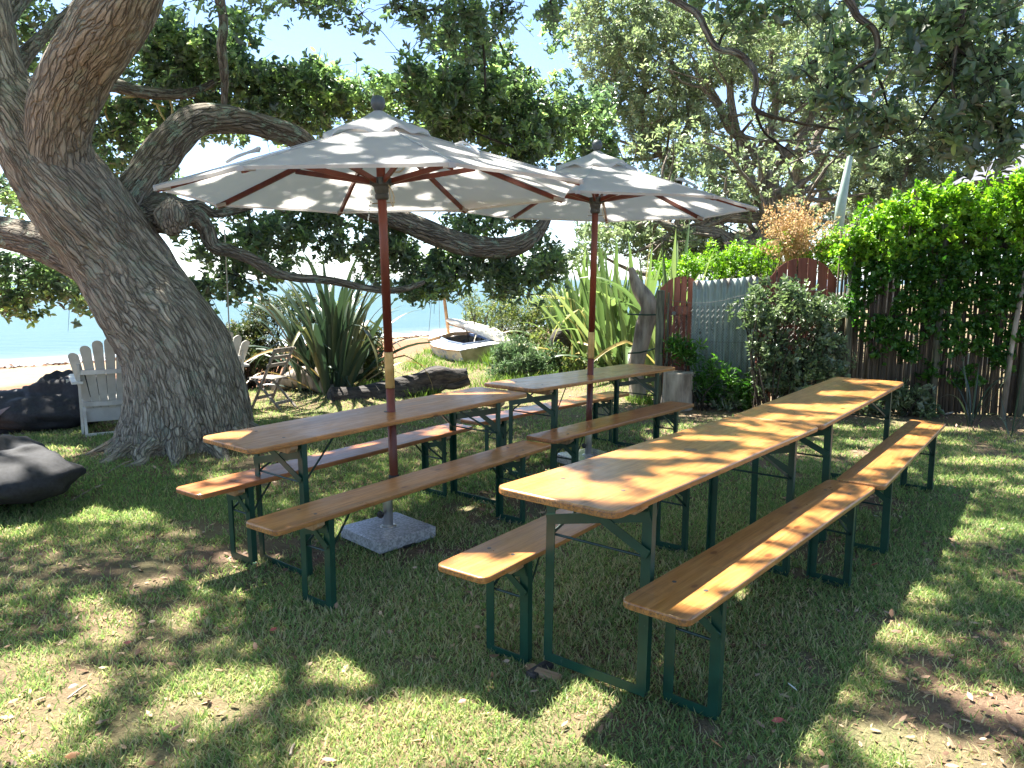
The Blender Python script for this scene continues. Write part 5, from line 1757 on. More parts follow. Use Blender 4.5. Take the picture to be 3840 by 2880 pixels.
# ================================================================== TREE OVERHEAD ON THE RIGHT (trunk outside the frame)
rt = empty('overhanging_tree', (5.2, 1.6, 0), label='dark leafy branches hanging into the top right corner in front of everything', cat='tree')
RO = Vector((5.2, 1.6, 0))
barkobj('trunk', shift([bark_tube([(Vector((5.3, 1.4, -.1)), .42), (Vector((5.2, 1.6, .5)), .34), (Vector((5.0, 1.9, 1.8)), .28), (Vector((4.5, 2.3, 3.2)), .22), (Vector((3.6, 2.8, 4.3)), .15), (Vector((2.2, 3.4, 5.0)), .10), (Vector((.6, 3.6, 5.2)), .06)], 60, 10, disp=.015, lump=.15)], RO), M['bark'], rt)
V, F, a = flatleaves(Cs[isr], .115)
link('upper_crown', npmesh('upper_crown', V - np.array(RO), F, M['leaf_shade'], False, attrs={'v': a}), rt, kind='stuff')
br = [([(2430, -60, 4.6, 26), (2560, 18, 4.5, 26), (2615, 55, 4.45, 25), (2650, 120, 4.4, 24), (2690, 182, 4.4, 25), (2755, 196, 4.35, 24), (2800, 225, 4.35, 24), (2832, 275, 4.3, 22), (2836, 330, 4.3, 20), (2828, 400, 4.3, 19), (2880, 432, 4.3, 15), (2960, 452, 4.3, 13), (3040, 470, 4.3, 10), (3130, 482, 4.3, 7), (3230, 500, 4.3, 4)], 'bark_limb'),
      ([(3120, -80, 3.9, 30), (3185, 0, 3.9, 28), (3215, 60, 3.9, 27), (3275, 110, 3.9, 25), (3290, 170, 3.9, 22), (3270, 220, 3.9, 17), (3200, 262, 3.9, 12), (3150, 330, 3.9, 9), (3180, 420, 3.9, 6)], 'bark_limb'),
      ([(3640, -60, 3.8, 22), (3610, 60, 3.8, 20), (3585, 180, 3.8, 17), (3570, 300, 3.8, 13), (3590, 390, 3.8, 10), (3640, 470, 3.8, 7)], 'bark_limb'),
      ([(3270, 220, 3.9, 12), (3310, 330, 3.9, 9), (3330, 430, 3.9, 7), (3300, 520, 3.9, 4)], 'bark_dark'),
      ([(3585, 180, 3.8, 12), (3680, 260, 3.8, 9), (3760, 380, 3.8, 8), (3850, 460, 3.8, 6)], 'bark_dark'),
      ([(3570, 300, 3.8, 9), (3480, 420, 3.8, 7), (3420, 500, 3.8, 5), (3260, 560, 3.9, 3)], 'bark_dark'),
      ([(2836, 430, 4.3, 12), (2870, 500, 4.3, 8), (2950, 560, 4.3, 6), (3010, 610, 4.3, 4)], 'bark_dark'),
      ([(2690, 182, 4.4, 12), (2720, 110, 4.5, 8), (2780, 40, 4.5, 6), (2820, -40, 4.5, 5)], 'bark_dark')]
for pts, mm in br:
    barkobj('branch', shift([bark_tube(impath(pts), 14, 6, disp=.0025, freq=20, lump=.2)], RO), M[mm], rt)
CN, TN = [], []
near = [(3120, 150, 4.0, 70, 60, .2, 26), (3060, 230, 4.0, 60, 60, .2, 24), (3100, 330, 4.0, 90, 70, .2, 40), (3190, 400, 3.95, 90, 90, .2, 48), (3060, 400, 4.0, 60, 60, .2, 18), (3300, 470, 3.95, 100, 60, .2, 36), (3360, 380, 3.95, 60, 90, .2, 26), (3220, 510, 3.95, 90, 50, .2, 28), (3330, 90, 3.9, 90, 80, .2, 46), (3240, 260, 3.9, 60, 70, .2, 24),
        (3500, 60, 3.9, 100, 90, .25, 70), (3620, 130, 3.9, 110, 110, .25, 90), (3560, 260, 3.9, 120, 100, .25, 90), (3720, 260, 3.8, 110, 110, .25, 90), (3640, 400, 3.8, 120, 90, .25, 80), (3790, 380, 3.8, 90, 120, .25, 70), (3560, 500, 3.9, 130, 50, .2, 60), (3760, 530, 3.8, 100, 70, .2, 60), (3680, 20, 3.9, 120, 60, .25, 60), (3820, 120, 3.8, 60, 110, .2, 36), (3420, 180, 3.9, 60, 60, .2, 26), (3660, 590, 3.9, 90, 35, .15, 26), (3400, 20, 3.9, 80, 40, .2, 30),
        (2740, 60, 4.5, 90, 60, .25, 46), (2640, 20, 4.6, 70, 40, .2, 34), (2870, 40, 4.5, 80, 50, .25, 34), (2800, 110, 4.5, 60, 40, .2, 20), (2970, 20, 4.4, 90, 40, .2, 34), (3150, 20, 4.2, 90, 40, .2, 36), (2560, -10, 4.7, 60, 25, .2, 18), (3260, 600, 4.0, 60, 30, .15, 12), (3180, 150, 4.0, 50, 50, .2, 18)]
for (px, py, y, rx, ry, rd, n) in near:
    C, A, cc = imgblob(px, py, y, rx, ry, rd, int(n * .52), .05, 4)
    CN.append(rosettes(C, A, 7, .062, .44, v0=.35, vs=.22, fine=True))
    c0 = np.array(at(px, py, y))
    for c in cc[::2]: TN.append((c0, c))
V, F, a = join(CN)
link('hanging_leaves', npmesh('hanging_leaves', V - np.array(RO), F, M['leaf'], False, attrs={'v': a}), rt, kind='stuff')
twigmesh(TN, .0045, 'twigs', M['bark_dark'], rt, RO, jit=.25)

# ================================================================== TREES BEYOND THE FENCE
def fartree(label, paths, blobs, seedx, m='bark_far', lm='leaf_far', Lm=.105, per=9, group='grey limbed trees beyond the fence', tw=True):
    base = at(*paths[0][0][:3])
    o = Vector((base.x, base.y, 0))
    r = empty('background_tree', tuple(o), label=label, cat='tree', group=group)
    tubes, ends = [], []
    for i, p in enumerate(paths):
        ip = impath(p)
        if i == 0:
            g = Vector((ip[0][0].x, ip[0][0].y, -.2))
            ip = [(g, ip[0][1] * 1.25)] + ip
        tubes.append(bark_tube(ip, 16, 5, disp=.008, freq=6, lump=.25, seed=i))
        # side branches
        sp = smoothpath(ip, 4)
        for k in range(2, len(sp), 2):
            q, rr = sp[k]
            for _ in range(random.choice((0, 1, 1, 2))):
                d = Vector((random.gauss(0, 1), random.gauss(0, .7), random.gauss(.35, .7))).normalized()
                Ls = random.uniform(.5, 1.6) * (rr / .1 + .5)
                pts = [(q, rr * .5)]
                pp = q.copy()
                for s_ in range(1, 5):
                    d = (d + Vector((random.gauss(0, .35), random.gauss(0, .35), random.gauss(.08, .3)))).normalized()
                    pp = pp + d * Ls / 4
                    pts.append((pp.copy(), max(rr * .5 * (1 - s_ / 4.6), .010)))
                tubes.append(bark_tube(pts, 7, 2))
                ends.append(pp)
    barkobj('trunk', shift(tubes, o), M[m], r)
    out, tws = [], []
    clumpset([(a_, b_, c_, d_, e_, f_, int(g_ * 1.15)) for a_, b_, c_, d_, e_, f_, g_ in blobs], per, Lm, out, tws, v0=.5, vs=.28, clump=.20, per_cl=11)
    for e in ends:
        if e.z < 2.5: continue
        C = np.array(e) + R_.normal(size=(9, 3)) * .22
        out.append(rosettes(C, np.array([0, 0, 1.]) + R_.normal(size=(9, 3)) * .5, per, Lm, v0=.5, vs=.28))
    V, F, a = join(out)
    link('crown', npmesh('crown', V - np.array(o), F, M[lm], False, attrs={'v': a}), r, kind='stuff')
    if tw: twigmesh(tws, .016, 'twigs', M[m], r, o)
    return r


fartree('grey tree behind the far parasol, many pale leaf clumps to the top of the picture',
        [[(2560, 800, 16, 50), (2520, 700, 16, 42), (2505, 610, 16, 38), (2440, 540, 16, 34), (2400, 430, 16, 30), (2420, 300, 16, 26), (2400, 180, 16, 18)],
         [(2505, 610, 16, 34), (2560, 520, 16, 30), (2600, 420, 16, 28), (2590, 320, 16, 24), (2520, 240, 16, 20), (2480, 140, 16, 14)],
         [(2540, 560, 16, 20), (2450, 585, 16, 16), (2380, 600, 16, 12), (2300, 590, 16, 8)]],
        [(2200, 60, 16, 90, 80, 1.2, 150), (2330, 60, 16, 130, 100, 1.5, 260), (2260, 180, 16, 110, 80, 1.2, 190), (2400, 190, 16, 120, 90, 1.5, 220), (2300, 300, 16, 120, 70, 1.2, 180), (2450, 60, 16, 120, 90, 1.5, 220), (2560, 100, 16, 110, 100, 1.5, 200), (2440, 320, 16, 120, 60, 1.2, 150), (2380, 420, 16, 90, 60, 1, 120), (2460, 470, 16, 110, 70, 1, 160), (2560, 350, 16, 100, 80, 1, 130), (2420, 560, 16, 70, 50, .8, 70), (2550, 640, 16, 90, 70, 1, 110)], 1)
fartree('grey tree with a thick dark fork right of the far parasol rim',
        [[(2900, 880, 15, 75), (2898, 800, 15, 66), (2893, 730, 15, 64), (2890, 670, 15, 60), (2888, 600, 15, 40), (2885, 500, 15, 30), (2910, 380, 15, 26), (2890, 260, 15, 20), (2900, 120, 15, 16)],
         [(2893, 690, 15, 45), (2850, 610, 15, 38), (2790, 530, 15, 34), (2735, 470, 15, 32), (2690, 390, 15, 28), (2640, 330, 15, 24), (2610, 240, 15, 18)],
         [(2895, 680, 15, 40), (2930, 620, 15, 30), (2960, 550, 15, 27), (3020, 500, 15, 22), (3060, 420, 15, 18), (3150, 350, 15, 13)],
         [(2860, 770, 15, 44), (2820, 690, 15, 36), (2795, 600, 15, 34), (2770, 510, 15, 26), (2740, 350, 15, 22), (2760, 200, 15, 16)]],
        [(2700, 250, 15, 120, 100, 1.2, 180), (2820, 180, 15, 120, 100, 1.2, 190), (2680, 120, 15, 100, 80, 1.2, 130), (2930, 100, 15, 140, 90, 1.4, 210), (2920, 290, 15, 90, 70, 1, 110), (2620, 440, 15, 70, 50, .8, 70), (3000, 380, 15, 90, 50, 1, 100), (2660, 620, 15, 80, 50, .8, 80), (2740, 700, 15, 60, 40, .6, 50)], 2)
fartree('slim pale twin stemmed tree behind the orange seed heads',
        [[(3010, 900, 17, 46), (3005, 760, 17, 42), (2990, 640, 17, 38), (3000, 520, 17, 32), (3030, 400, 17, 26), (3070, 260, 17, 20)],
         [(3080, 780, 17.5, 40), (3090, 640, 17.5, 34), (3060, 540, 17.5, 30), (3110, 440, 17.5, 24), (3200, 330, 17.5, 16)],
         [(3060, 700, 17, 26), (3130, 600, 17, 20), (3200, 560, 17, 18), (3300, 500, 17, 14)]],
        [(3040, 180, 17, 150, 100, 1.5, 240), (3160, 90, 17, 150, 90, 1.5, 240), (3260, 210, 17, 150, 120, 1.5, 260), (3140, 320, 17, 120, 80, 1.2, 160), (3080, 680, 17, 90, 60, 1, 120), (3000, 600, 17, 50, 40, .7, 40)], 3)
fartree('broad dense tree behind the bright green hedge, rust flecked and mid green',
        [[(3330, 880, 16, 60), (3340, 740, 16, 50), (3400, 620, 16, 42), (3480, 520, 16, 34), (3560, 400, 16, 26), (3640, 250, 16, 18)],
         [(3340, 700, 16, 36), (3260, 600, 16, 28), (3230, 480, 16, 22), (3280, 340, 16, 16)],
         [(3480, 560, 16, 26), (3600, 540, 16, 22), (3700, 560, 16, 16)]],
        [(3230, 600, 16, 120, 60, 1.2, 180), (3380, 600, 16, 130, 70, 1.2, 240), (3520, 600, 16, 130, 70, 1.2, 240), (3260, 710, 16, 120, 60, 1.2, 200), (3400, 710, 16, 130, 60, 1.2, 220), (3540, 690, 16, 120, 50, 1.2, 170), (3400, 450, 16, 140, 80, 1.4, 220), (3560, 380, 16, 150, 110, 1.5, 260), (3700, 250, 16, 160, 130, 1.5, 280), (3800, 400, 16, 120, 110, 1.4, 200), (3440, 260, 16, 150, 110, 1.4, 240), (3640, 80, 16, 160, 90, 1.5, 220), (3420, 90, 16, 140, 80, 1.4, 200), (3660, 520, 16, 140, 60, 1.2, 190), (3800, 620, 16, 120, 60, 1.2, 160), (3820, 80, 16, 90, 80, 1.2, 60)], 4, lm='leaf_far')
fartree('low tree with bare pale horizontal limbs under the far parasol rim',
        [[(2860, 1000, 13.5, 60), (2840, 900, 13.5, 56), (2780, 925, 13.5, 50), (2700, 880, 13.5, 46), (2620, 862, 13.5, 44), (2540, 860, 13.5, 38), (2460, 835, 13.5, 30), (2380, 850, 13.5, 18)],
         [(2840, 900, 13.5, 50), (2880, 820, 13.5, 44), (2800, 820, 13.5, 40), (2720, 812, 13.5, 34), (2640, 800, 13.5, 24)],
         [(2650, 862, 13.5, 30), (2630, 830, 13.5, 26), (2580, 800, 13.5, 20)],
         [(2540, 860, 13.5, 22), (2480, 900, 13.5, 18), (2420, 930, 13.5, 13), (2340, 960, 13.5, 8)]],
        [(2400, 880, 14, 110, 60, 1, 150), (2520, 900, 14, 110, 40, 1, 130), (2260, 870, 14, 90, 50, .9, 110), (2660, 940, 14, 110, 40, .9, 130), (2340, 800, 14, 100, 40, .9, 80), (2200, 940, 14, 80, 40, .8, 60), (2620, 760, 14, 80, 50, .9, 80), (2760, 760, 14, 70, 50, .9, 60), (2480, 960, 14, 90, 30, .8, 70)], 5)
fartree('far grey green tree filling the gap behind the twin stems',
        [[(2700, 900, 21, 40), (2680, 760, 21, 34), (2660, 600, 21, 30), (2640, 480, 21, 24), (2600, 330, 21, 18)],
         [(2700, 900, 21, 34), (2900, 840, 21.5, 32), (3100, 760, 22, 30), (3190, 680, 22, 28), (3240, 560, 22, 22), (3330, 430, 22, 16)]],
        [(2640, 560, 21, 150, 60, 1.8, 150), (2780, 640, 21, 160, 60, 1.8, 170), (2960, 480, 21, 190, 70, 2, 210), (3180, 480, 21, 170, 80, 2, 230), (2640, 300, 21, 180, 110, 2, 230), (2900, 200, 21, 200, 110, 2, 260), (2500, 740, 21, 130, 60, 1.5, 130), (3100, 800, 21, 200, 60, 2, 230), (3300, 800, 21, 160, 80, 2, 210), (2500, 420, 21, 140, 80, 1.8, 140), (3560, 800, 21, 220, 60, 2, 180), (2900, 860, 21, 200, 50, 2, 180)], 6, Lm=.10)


# ================================================================== BUSHES
def bush(name, label, blobs, lm, Lm, per=7, cat='bush', stems=None, clump=.12, per_cl=8, vs=.25, wr=.45, group=None, fine=False, stem_r=.012, spread=(35, 85)):
    b0 = blobs[0]
    c = at(b0[0], b0[1], b0[2])
    o = Vector((c.x, c.y, lz(c.x, c.y)))
    r = empty(name, tuple(o), label=label, cat=cat, group=group)
    out, tubes = [], []
    for (px, py, y, rx, ry, rd, n) in blobs:
        C, A, cc = imgblob(px, py, y, rx, ry, rd, n, clump, per_cl)
        k = C[:, 2] > .02 + landz(C[:, 0], C[:, 1])
        C, A = C[k], A[k]
        if len(C): out.append(rosettes(C, A, per, Lm, wr, v0=.5, vs=vs, fine=fine, spread=spread))
        for q in (() if cat in ('hedge', 'climbing plant') else cc[::3]):
            q = Vector(q)
            if q.z < .1: continue
            b = o + Vector((random.gauss(0, .12), random.gauss(0, .12), 0)) + Vector(((q.x - o.x) * .45, 0, 0))
            m_ = (b + q) / 2 + Vector((random.gauss(0, .08), random.gauss(0, .08), .05))
            tubes.append(bark_tube([(b, stem_r), (m_, stem_r * .8), (q, stem_r * .3)], 5, 3))
    V, F, a = join(out)
    link('foliage', npmesh('foliage', V - np.array(o), F, M[lm], False, attrs={'v': a}), r, kind='stuff')
    if tubes: barkobj('stems', shift(tubes, o), M['bark_dark'], r, kind='stuff')
    return r


bush('round_bush', 'rounded clipped dark bush with gold rim right of the dark flax', [(1375, 1300, 11.6, 62, 85, .45, 800), (1400, 1375, 11.6, 52, 50, .4, 420), (1340, 1260, 11.7, 50, 50, .3, 220)], 'leaf_clip', .045, 8, clump=.05)
bush('round_bush', 'clipped dark bush between the big trunk and the dark flax', [(900, 1270, 11.2, 80, 70, .5, 640), (960, 1330, 11.2, 90, 70, .5, 560), (870, 1340, 11.2, 60, 70, .4, 220), (960, 1220, 11.4, 70, 60, .4, 220), (1010, 1160, 11.6, 80, 50, .4, 240), (1120, 1130, 11.8, 70, 40, .4, 170), (1190, 1200, 11.8, 70, 60, .4, 170)], 'leaf_clip', .048, 8, clump=.07)
bush('round_bush', 'pale yellow green sapling bush behind the right side of the dark flax', [(1290, 1180, 12, 50, 50, .3, 120), (1310, 1130, 12, 30, 40, .2, 50)], 'leaf_olive', .05, 7, clump=.08)
bush('olive_bush', 'big olive green bush beside the dinghy, yellowed tops', [(1825, 1180, 16.4, 80, 60, .7, 400), (1900, 1150, 14.8, 80, 70, .8, 380), (1960, 1210, 14.6, 110, 90, .8, 560), (1900, 1265, 15.6, 90, 50, .5, 300), (2040, 1170, 15.0, 80, 80, .8, 360), (1765, 1210, 17.0, 50, 40, .5, 130), (1780, 1120, 15, 50, 40, .5, 110), (1990, 1290, 14.4, 90, 50, .5, 260), (2100, 1120, 15.5, 90, 60, .8, 260)], 'leaf_olive', .045, 8, clump=.12)
bush('silver_weed', 'tall grey green weed with narrow drooping leaves in front of the olive bush', [(1880, 1330, 12.0, 40, 60, .2, 70), (1940, 1300, 12.1, 45, 70, .25, 90), (1990, 1340, 12, 60, 60, .25, 100), (1890, 1380, 11.8, 60, 40, .2, 80), (1985, 1390, 11.9, 70, 40, .25, 90), (2060, 1350, 12.2, 50, 50, .2, 60)], 'leaf_grey', .11, 9, cat='plant', wr=.16, clump=.09, spread=(25, 80))
bush('yellow_shrub', 'low yellow green shrub at the foot of the pale flax', [(2080, 1330, 12.4, 80, 40, .3, 150), (2200, 1370, 12.2, 110, 30, .4, 190), (2300, 1350, 12, 60, 40, .3, 110), (2020, 1280, 12.8, 60, 40, .3, 90)], 'leaf_olive', .05, 8, clump=.09)
bush('bright_shrub', 'sunlit light green shrub showing above the corrugated sheet', [(2560, 985, 11.5, 80, 40, .4, 190), (2690, 970, 11.6, 110, 50, .5, 330), (2790, 960, 11.4, 80, 45, .4, 230), (2840, 1000, 11.4, 60, 40, .4, 140), (2490, 1000, 11.6, 50, 30, .3, 80), (2620, 1020, 11.3, 110, 30, .4, 160), (2760, 1030, 11.3, 100, 30, .4, 140)], 'leaf_bright', .05, 8, clump=.09)
bush('bright_shrub', 'light green shrub peeping between the dark red arch and the hedge', [(2900, 930, 11.0, 60, 35, .3, 110), (3060, 960, 10.8, 70, 40, .3, 140), (3130, 920, 10.8, 70, 60, .4, 190), (3000, 900, 11.2, 50, 30, .3, 80), (3130, 1000, 10.6, 60, 50, .3, 130)], 'leaf_bright', .05, 8, clump=.09)
# tall bright hedge over the brush fence
hb_ = []
for (px, py, rx, ry, n) in ((3300, 850, 90, 60, 210), (3230, 900, 70, 60, 180), (3180, 960, 70, 50, 140), (3400, 810, 100, 70, 270), (3500, 790, 100, 80, 290), (3600, 770, 110, 80, 330), (3710, 760, 110, 90, 340), (3810, 750, 90, 100, 300), (3890, 780, 80, 120, 240),
                            (3300, 940, 90, 50, 190), (3420, 910, 110, 60, 270), (3560, 890, 120, 60, 310), (3700, 880, 120, 60, 310), (3830, 880, 100, 70, 260), (3450, 735, 35, 40, 40), (3270, 790, 30, 45, 40), (3580, 700, 60, 30, 50), (3760, 680, 60, 40, 70), (3850, 670, 40, 60, 60), (3340, 780, 40, 40, 50)):
    hb_.append((px, py, 8.95 - (px - 3200) * .0006, rx, ry, .32, int(n * .62)))
bush('hedge', 'tall vivid lime green hedge top right, sunlit above the brush fence', hb_, 'leaf_bright', .058, 8, cat='hedge', clump=.075, per_cl=7, wr=.58, fine='oval', vs=.32)
cb_ = []
for (px, py, rx, ry, n) in ((3250, 1060, 70, 60, 120), (3200, 1130, 60, 60, 90), (3340, 1010, 90, 50, 170), (3460, 990, 90, 60, 190), (3600, 980, 110, 60, 240), (3740, 980, 110, 60, 240), (3830, 1010, 70, 80, 150), (3420, 1090, 70, 70, 120), (3530, 1080, 90, 70, 170), (3660, 1080, 90, 70, 170), (3790, 1110, 80, 80, 150),
                            (3350, 1190, 60, 80, 110), (3250, 1220, 50, 60, 60), (3420, 1300, 60, 60, 80), (3740, 1330, 70, 60, 90), (3480, 1400, 50, 40, 40), (3620, 1400, 60, 40, 50), (3480, 1200, 70, 60, 100), (3600, 1190, 70, 70, 120), (3700, 1210, 60, 70, 90), (3300, 1290, 40, 50, 40), (3560, 1290, 60, 50, 60), (3800, 1260, 50, 60, 60), (3660, 1300, 50, 40, 40), (3520, 1140, 60, 50, 70)):
    p = fpx(px, -.12)
    cb_.append((px, py, p.y, rx, ry, .13, int(n * .72)))
bush('climber', 'mid green climbing plant hanging down over the brush fence', cb_, 'leaf_climb', .052, 6, cat='climbing plant', clump=.07, per_cl=6, wr=.75, fine='oval', vs=.3)
bush('leafy_shrub', 'loose glossy shrub in front of the dark red arched gate', [(px, py, fpx(px, -.45).y, rx, ry, .28, n) for px, py, rx, ry, n in ((2900, 1170, 90, 70, 120), (3020, 1130, 90, 80, 120), (2960, 1300, 90, 70, 100), (3080, 1280, 80, 90, 120), (2850, 1320, 60, 60, 60), (2815, 1120, 40, 50, 26), (2860, 1090, 40, 50, 26), (2970, 1070, 50, 40, 34), (3100, 1180, 80, 80, 110), (2900, 1420, 90, 60, 120), (3030, 1400, 110, 70, 170), (2800, 1190, 40, 50, 28), (3130, 1370, 70, 70, 80), (2960, 1480, 90, 40, 70))],
     'leaf_shrub', .060, 8, clump=.085, per_cl=6, stem_r=.010, cat='shrub', fine='oval')
bush('ground_cover', 'low green plants along the foot of the brush fence behind the right table', [(px, py, fpx(px, -.3).y, rx, ry, .18, n) for px, py, rx, ry, n in ((3330, 1500, 60, 40, 60), (3420, 1480, 60, 50, 70), (3260, 1530, 50, 30, 40), (3480, 1540, 50, 30, 40))], 'leaf_shrub', .07, 8, cat='plant', clump=.07)
# narrow-leaved plants at the fence foot
for (px, py, rx, ry, n, lab) in ((2650, 1400, 60, 70, 32, 'narrow leaved green plant against the tin sheet, nearest the stumps'), (2560, 1290, 50, 40, 26, 'leafy rosette plant growing on top of the hollow stump'), (2760, 1430, 60, 70, 30, 'spindly narrow leaved plant at the right edge of the tin sheet'),
                                 (2560, 1460, 40, 30, 14, 'small pale leaved sprig in front of the cut stump'), (2720, 1500, 60, 30, 20, 'low sprig in the litter below the tin sheet')):
    bush('leafy_plant', lab, [(px, py, fpx(px, -.32).y, rx, ry, .16, n), (px + 20, py + ry * .9, fpx(px, -.3).y, rx * .7, ry * .5, .12, n // 2)], 'leaf_climb' if n > 25 else 'leaf_shrub', .12 if n > 16 else .07, 9, cat='plant', wr=.20, clump=.07, per_cl=3, group='plants at the foot of the tin sheet', spread=(30, 85))

# orange seed heads: many thin stalks with beads
of_ = empty('seed_head_plant', tuple(at(2960, 990, 10.9).xy) + (0,), label='feathery orange seed heads on yellow stalks above the red gate', cat='plant')
oo = Vector(of_.location)
st_, bd = MB(), []
for k in range(120):
    tx = random.gauss(2995, 85); ty = random.uniform(715, 900) + abs(tx - 2995) * .35
    tip = at(min(max(tx, 2830), 3200), ty, 10.9 + random.gauss(0, .25)) - oo
    b = at(2960 + random.gauss(0, 22), 1010, 10.9) - oo
    m_ = b.lerp(tip, .5) + Vector((0, 0, .06))
    st_.tube([b, m_, tip], [.006, .004, .002], 4)
    for i_ in range(26):
        f = random.uniform(.55, 1.0)
        q = b.lerp(tip, f) + Vector((random.gauss(0, .03), random.gauss(0, .03), random.gauss(0, .02)))
        bd.append(tuple(q))
st_.obj('stalks', M['stalk'], of_, kind='stuff')
bd = np.array(bd)
V, F, k = leaf_geo(bd, R_.normal(size=bd.shape), R_.normal(size=bd.shape), np.full(len(bd), .034), np.full(len(bd), .030))
link('seed_heads', npmesh('seed_heads', V, F, M['flower'], False, attrs={'v': np.repeat(R_.uniform(0, 1, len(bd)), k)}), of_, kind='stuff')


# ================================================================== FLAX
def blade_mesh(L, w, lean, droop, m, v, kink=0.0, twist=.3):
    N = 12
    V, F = [], []
    p = Vector((0, 0, 0)); a = lean
    for i in range(N + 1):
        t = i / N
        ww = w * (.55 + .45 * math.sin(min(t * 2.2, 1.57))) * (1 - t ** 2.6) + .001
        a = lean + droop * t ** 2.2 + (kink if t > .62 else 0)
        if i: p = p + Vector((math.sin(a), 0, math.cos(a))) * (L / N)
        tw = twist * t
        sd = Vector((math.sin(tw) * math.cos(a) * .6, math.cos(tw), -math.sin(tw) * math.sin(a) * .6))
        nn = Vector((math.cos(a), 0, -math.sin(a)))
        V += [p + sd * ww / 2 - nn * ww * .14, p + nn * ww * .10, p - sd * ww / 2 - nn * ww * .14]
    for i in range(N):
        b = i * 3
        F += [(b, b + 3, b + 4, b + 1), (b + 1, b + 4, b + 5, b + 2)]
    return npmesh('leaf', np.array([tuple(x) for x in V]), np.array(F), m, True, attrs={'v': np.full(len(F), v)})


def flax(label, base, n, Lr, w, m, sigma, seed, bias=0.0, group=None, spreadr=.22, name='flax_clump', dead=.06):
    rnd = random.Random(seed)
    r = empty(name, tuple(base), label=label, cat='flax plant', group=group)
    pool = []
    for i in range(14):
        dr = rnd.choice((.1, .2, .35, .6, 1.0, 1.5)) if i < 10 else rnd.choice((1.2, 1.7, 2.2))
        pool.append(blade_mesh(1.0, w, 0.0, dr, M[m], min(.95, max(.02, rnd.gauss(.45, .25))), kink=rnd.choice((0, 0, 0, 0, .9, 1.4)) if i > 5 else 0, twist=rnd.uniform(-.7, .7)))
    deadm = [blade_mesh(1.0, w * .7, .3, rnd.uniform(1.2, 2.2), M[m], 1.0, kink=.4, twist=1.0) for _ in range(3)]
    for k in range(n):
        az = rnd.uniform(0, 2 * math.pi)
        inner = rnd.random()
        lean = abs(rnd.gauss(0, sigma)) * (.4 + inner) + bias * math.cos(az)
        L = rnd.uniform(*Lr) * (1.05 - .22 * inner)
        isd = rnd.random() < dead
        me = rnd.choice(deadm) if isd else (rnd.choice(pool[:8]) if lean < .45 else rnd.choice(pool))
        if isd: lean += .5
        o = link('leaf', me, r, (math.cos(az) * spreadr * inner, math.sin(az) * spreadr * inner, rnd.uniform(-.03, .04)))
        o.scale = (L, L * rnd.uniform(.8, 1.25) / 1.0, L)
        o.rotation_euler = (Matrix.Rotation(az, 3, 'Z') @ Matrix.Rotation(lean, 3, 'Y') @ Matrix.Rotation(rnd.uniform(-.5, .5), 3, 'Z')).to_euler()
    return r


b1 = gr(1240, 1478)
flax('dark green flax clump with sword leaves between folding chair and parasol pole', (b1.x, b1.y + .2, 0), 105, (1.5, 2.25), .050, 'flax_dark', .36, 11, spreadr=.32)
b1 = gr(1130, 1480)
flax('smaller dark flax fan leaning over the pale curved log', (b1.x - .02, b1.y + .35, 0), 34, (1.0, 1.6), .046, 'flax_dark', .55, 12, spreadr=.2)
for k, (px, y, n, Lr, lab) in enumerate(((2180, 13.2, 62, (1.4, 2.2), 'pale sunlit flax clump left of the far parasol pole'), (2290, 12.4, 70, (1.5, 2.4), 'tall pale flax clump right behind the far parasol pole'), (2120, 14.5, 46, (1.5, 2.3), 'pale flax clump farthest back beside the olive bush'),
                                         (2390, 11.8, 46, (1.6, 2.4), 'pale flax clump behind the upright driftwood'), (2520, 11.0, 30, (1.9, 2.5), 'tall flax blades rising behind the small red arched gate'))):
    c = at(px, 1350, y)
    flax(lab, (c.x, c.y, 0), n, Lr, .058, 'flax_pale', .42 if k < 4 else .2, 20 + k, group='pale flax clumps at the back', spreadr=.4)
c = gr(3660, 1600)
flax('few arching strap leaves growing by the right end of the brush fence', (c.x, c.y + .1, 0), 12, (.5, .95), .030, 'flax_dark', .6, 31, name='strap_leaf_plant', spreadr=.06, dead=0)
c = gr(3790, 1640)
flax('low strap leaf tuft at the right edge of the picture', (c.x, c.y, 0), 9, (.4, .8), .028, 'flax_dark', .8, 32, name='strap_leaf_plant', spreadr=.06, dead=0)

# ================================================================== GRASS
def blades(X, Y, h, w, lean, segs=2):
    n = len(X)
    Z = landz(X, Y) - .004
    B = np.stack([X, Y, Z], 1)
    az = R_.uniform(0, 2 * np.pi, n); sd = np.stack([np.cos(az), np.sin(az), np.zeros(n)], 1)
    dz = R_.uniform(0, 2 * np.pi, n)
    d = np.stack([np.cos(dz), np.sin(dz), np.zeros(n)], 1)
    ln = (lean * R_.uniform(.35, 1.25, n))[:, None]
    up = np.array([0, 0, 1.0])
    hh = h[:, None]; ww = w[:, None]
    m1 = B + (up * np.cos(ln * .7) + d * np.sin(ln * .7)) * hh * .5
    tip = m1 + (up * np.cos(ln * 1.3) + d * np.sin(ln * 1.3)) * hh * .5
    if segs == 2:
        V = np.stack([B - sd * ww * .5, B + sd * ww * .5, m1 + sd * ww * .42, m1 - sd * ww * .42, tip], 1).reshape(-1, 3)
        i = np.arange(n)[:, None] * 5
        F = np.concatenate([i + [0, 1, 2], i + [0, 2, 3], i + [3, 2, 4]], 1).reshape(-1, 3)
        return V, F, 3
    V = np.stack([B - sd * ww * .5, B + sd * ww * .5, tip], 1).reshape(-1, 3)
    i = np.arange(n)[:, None] * 3
    return V, i + np.array([[0, 1, 2]]), 1


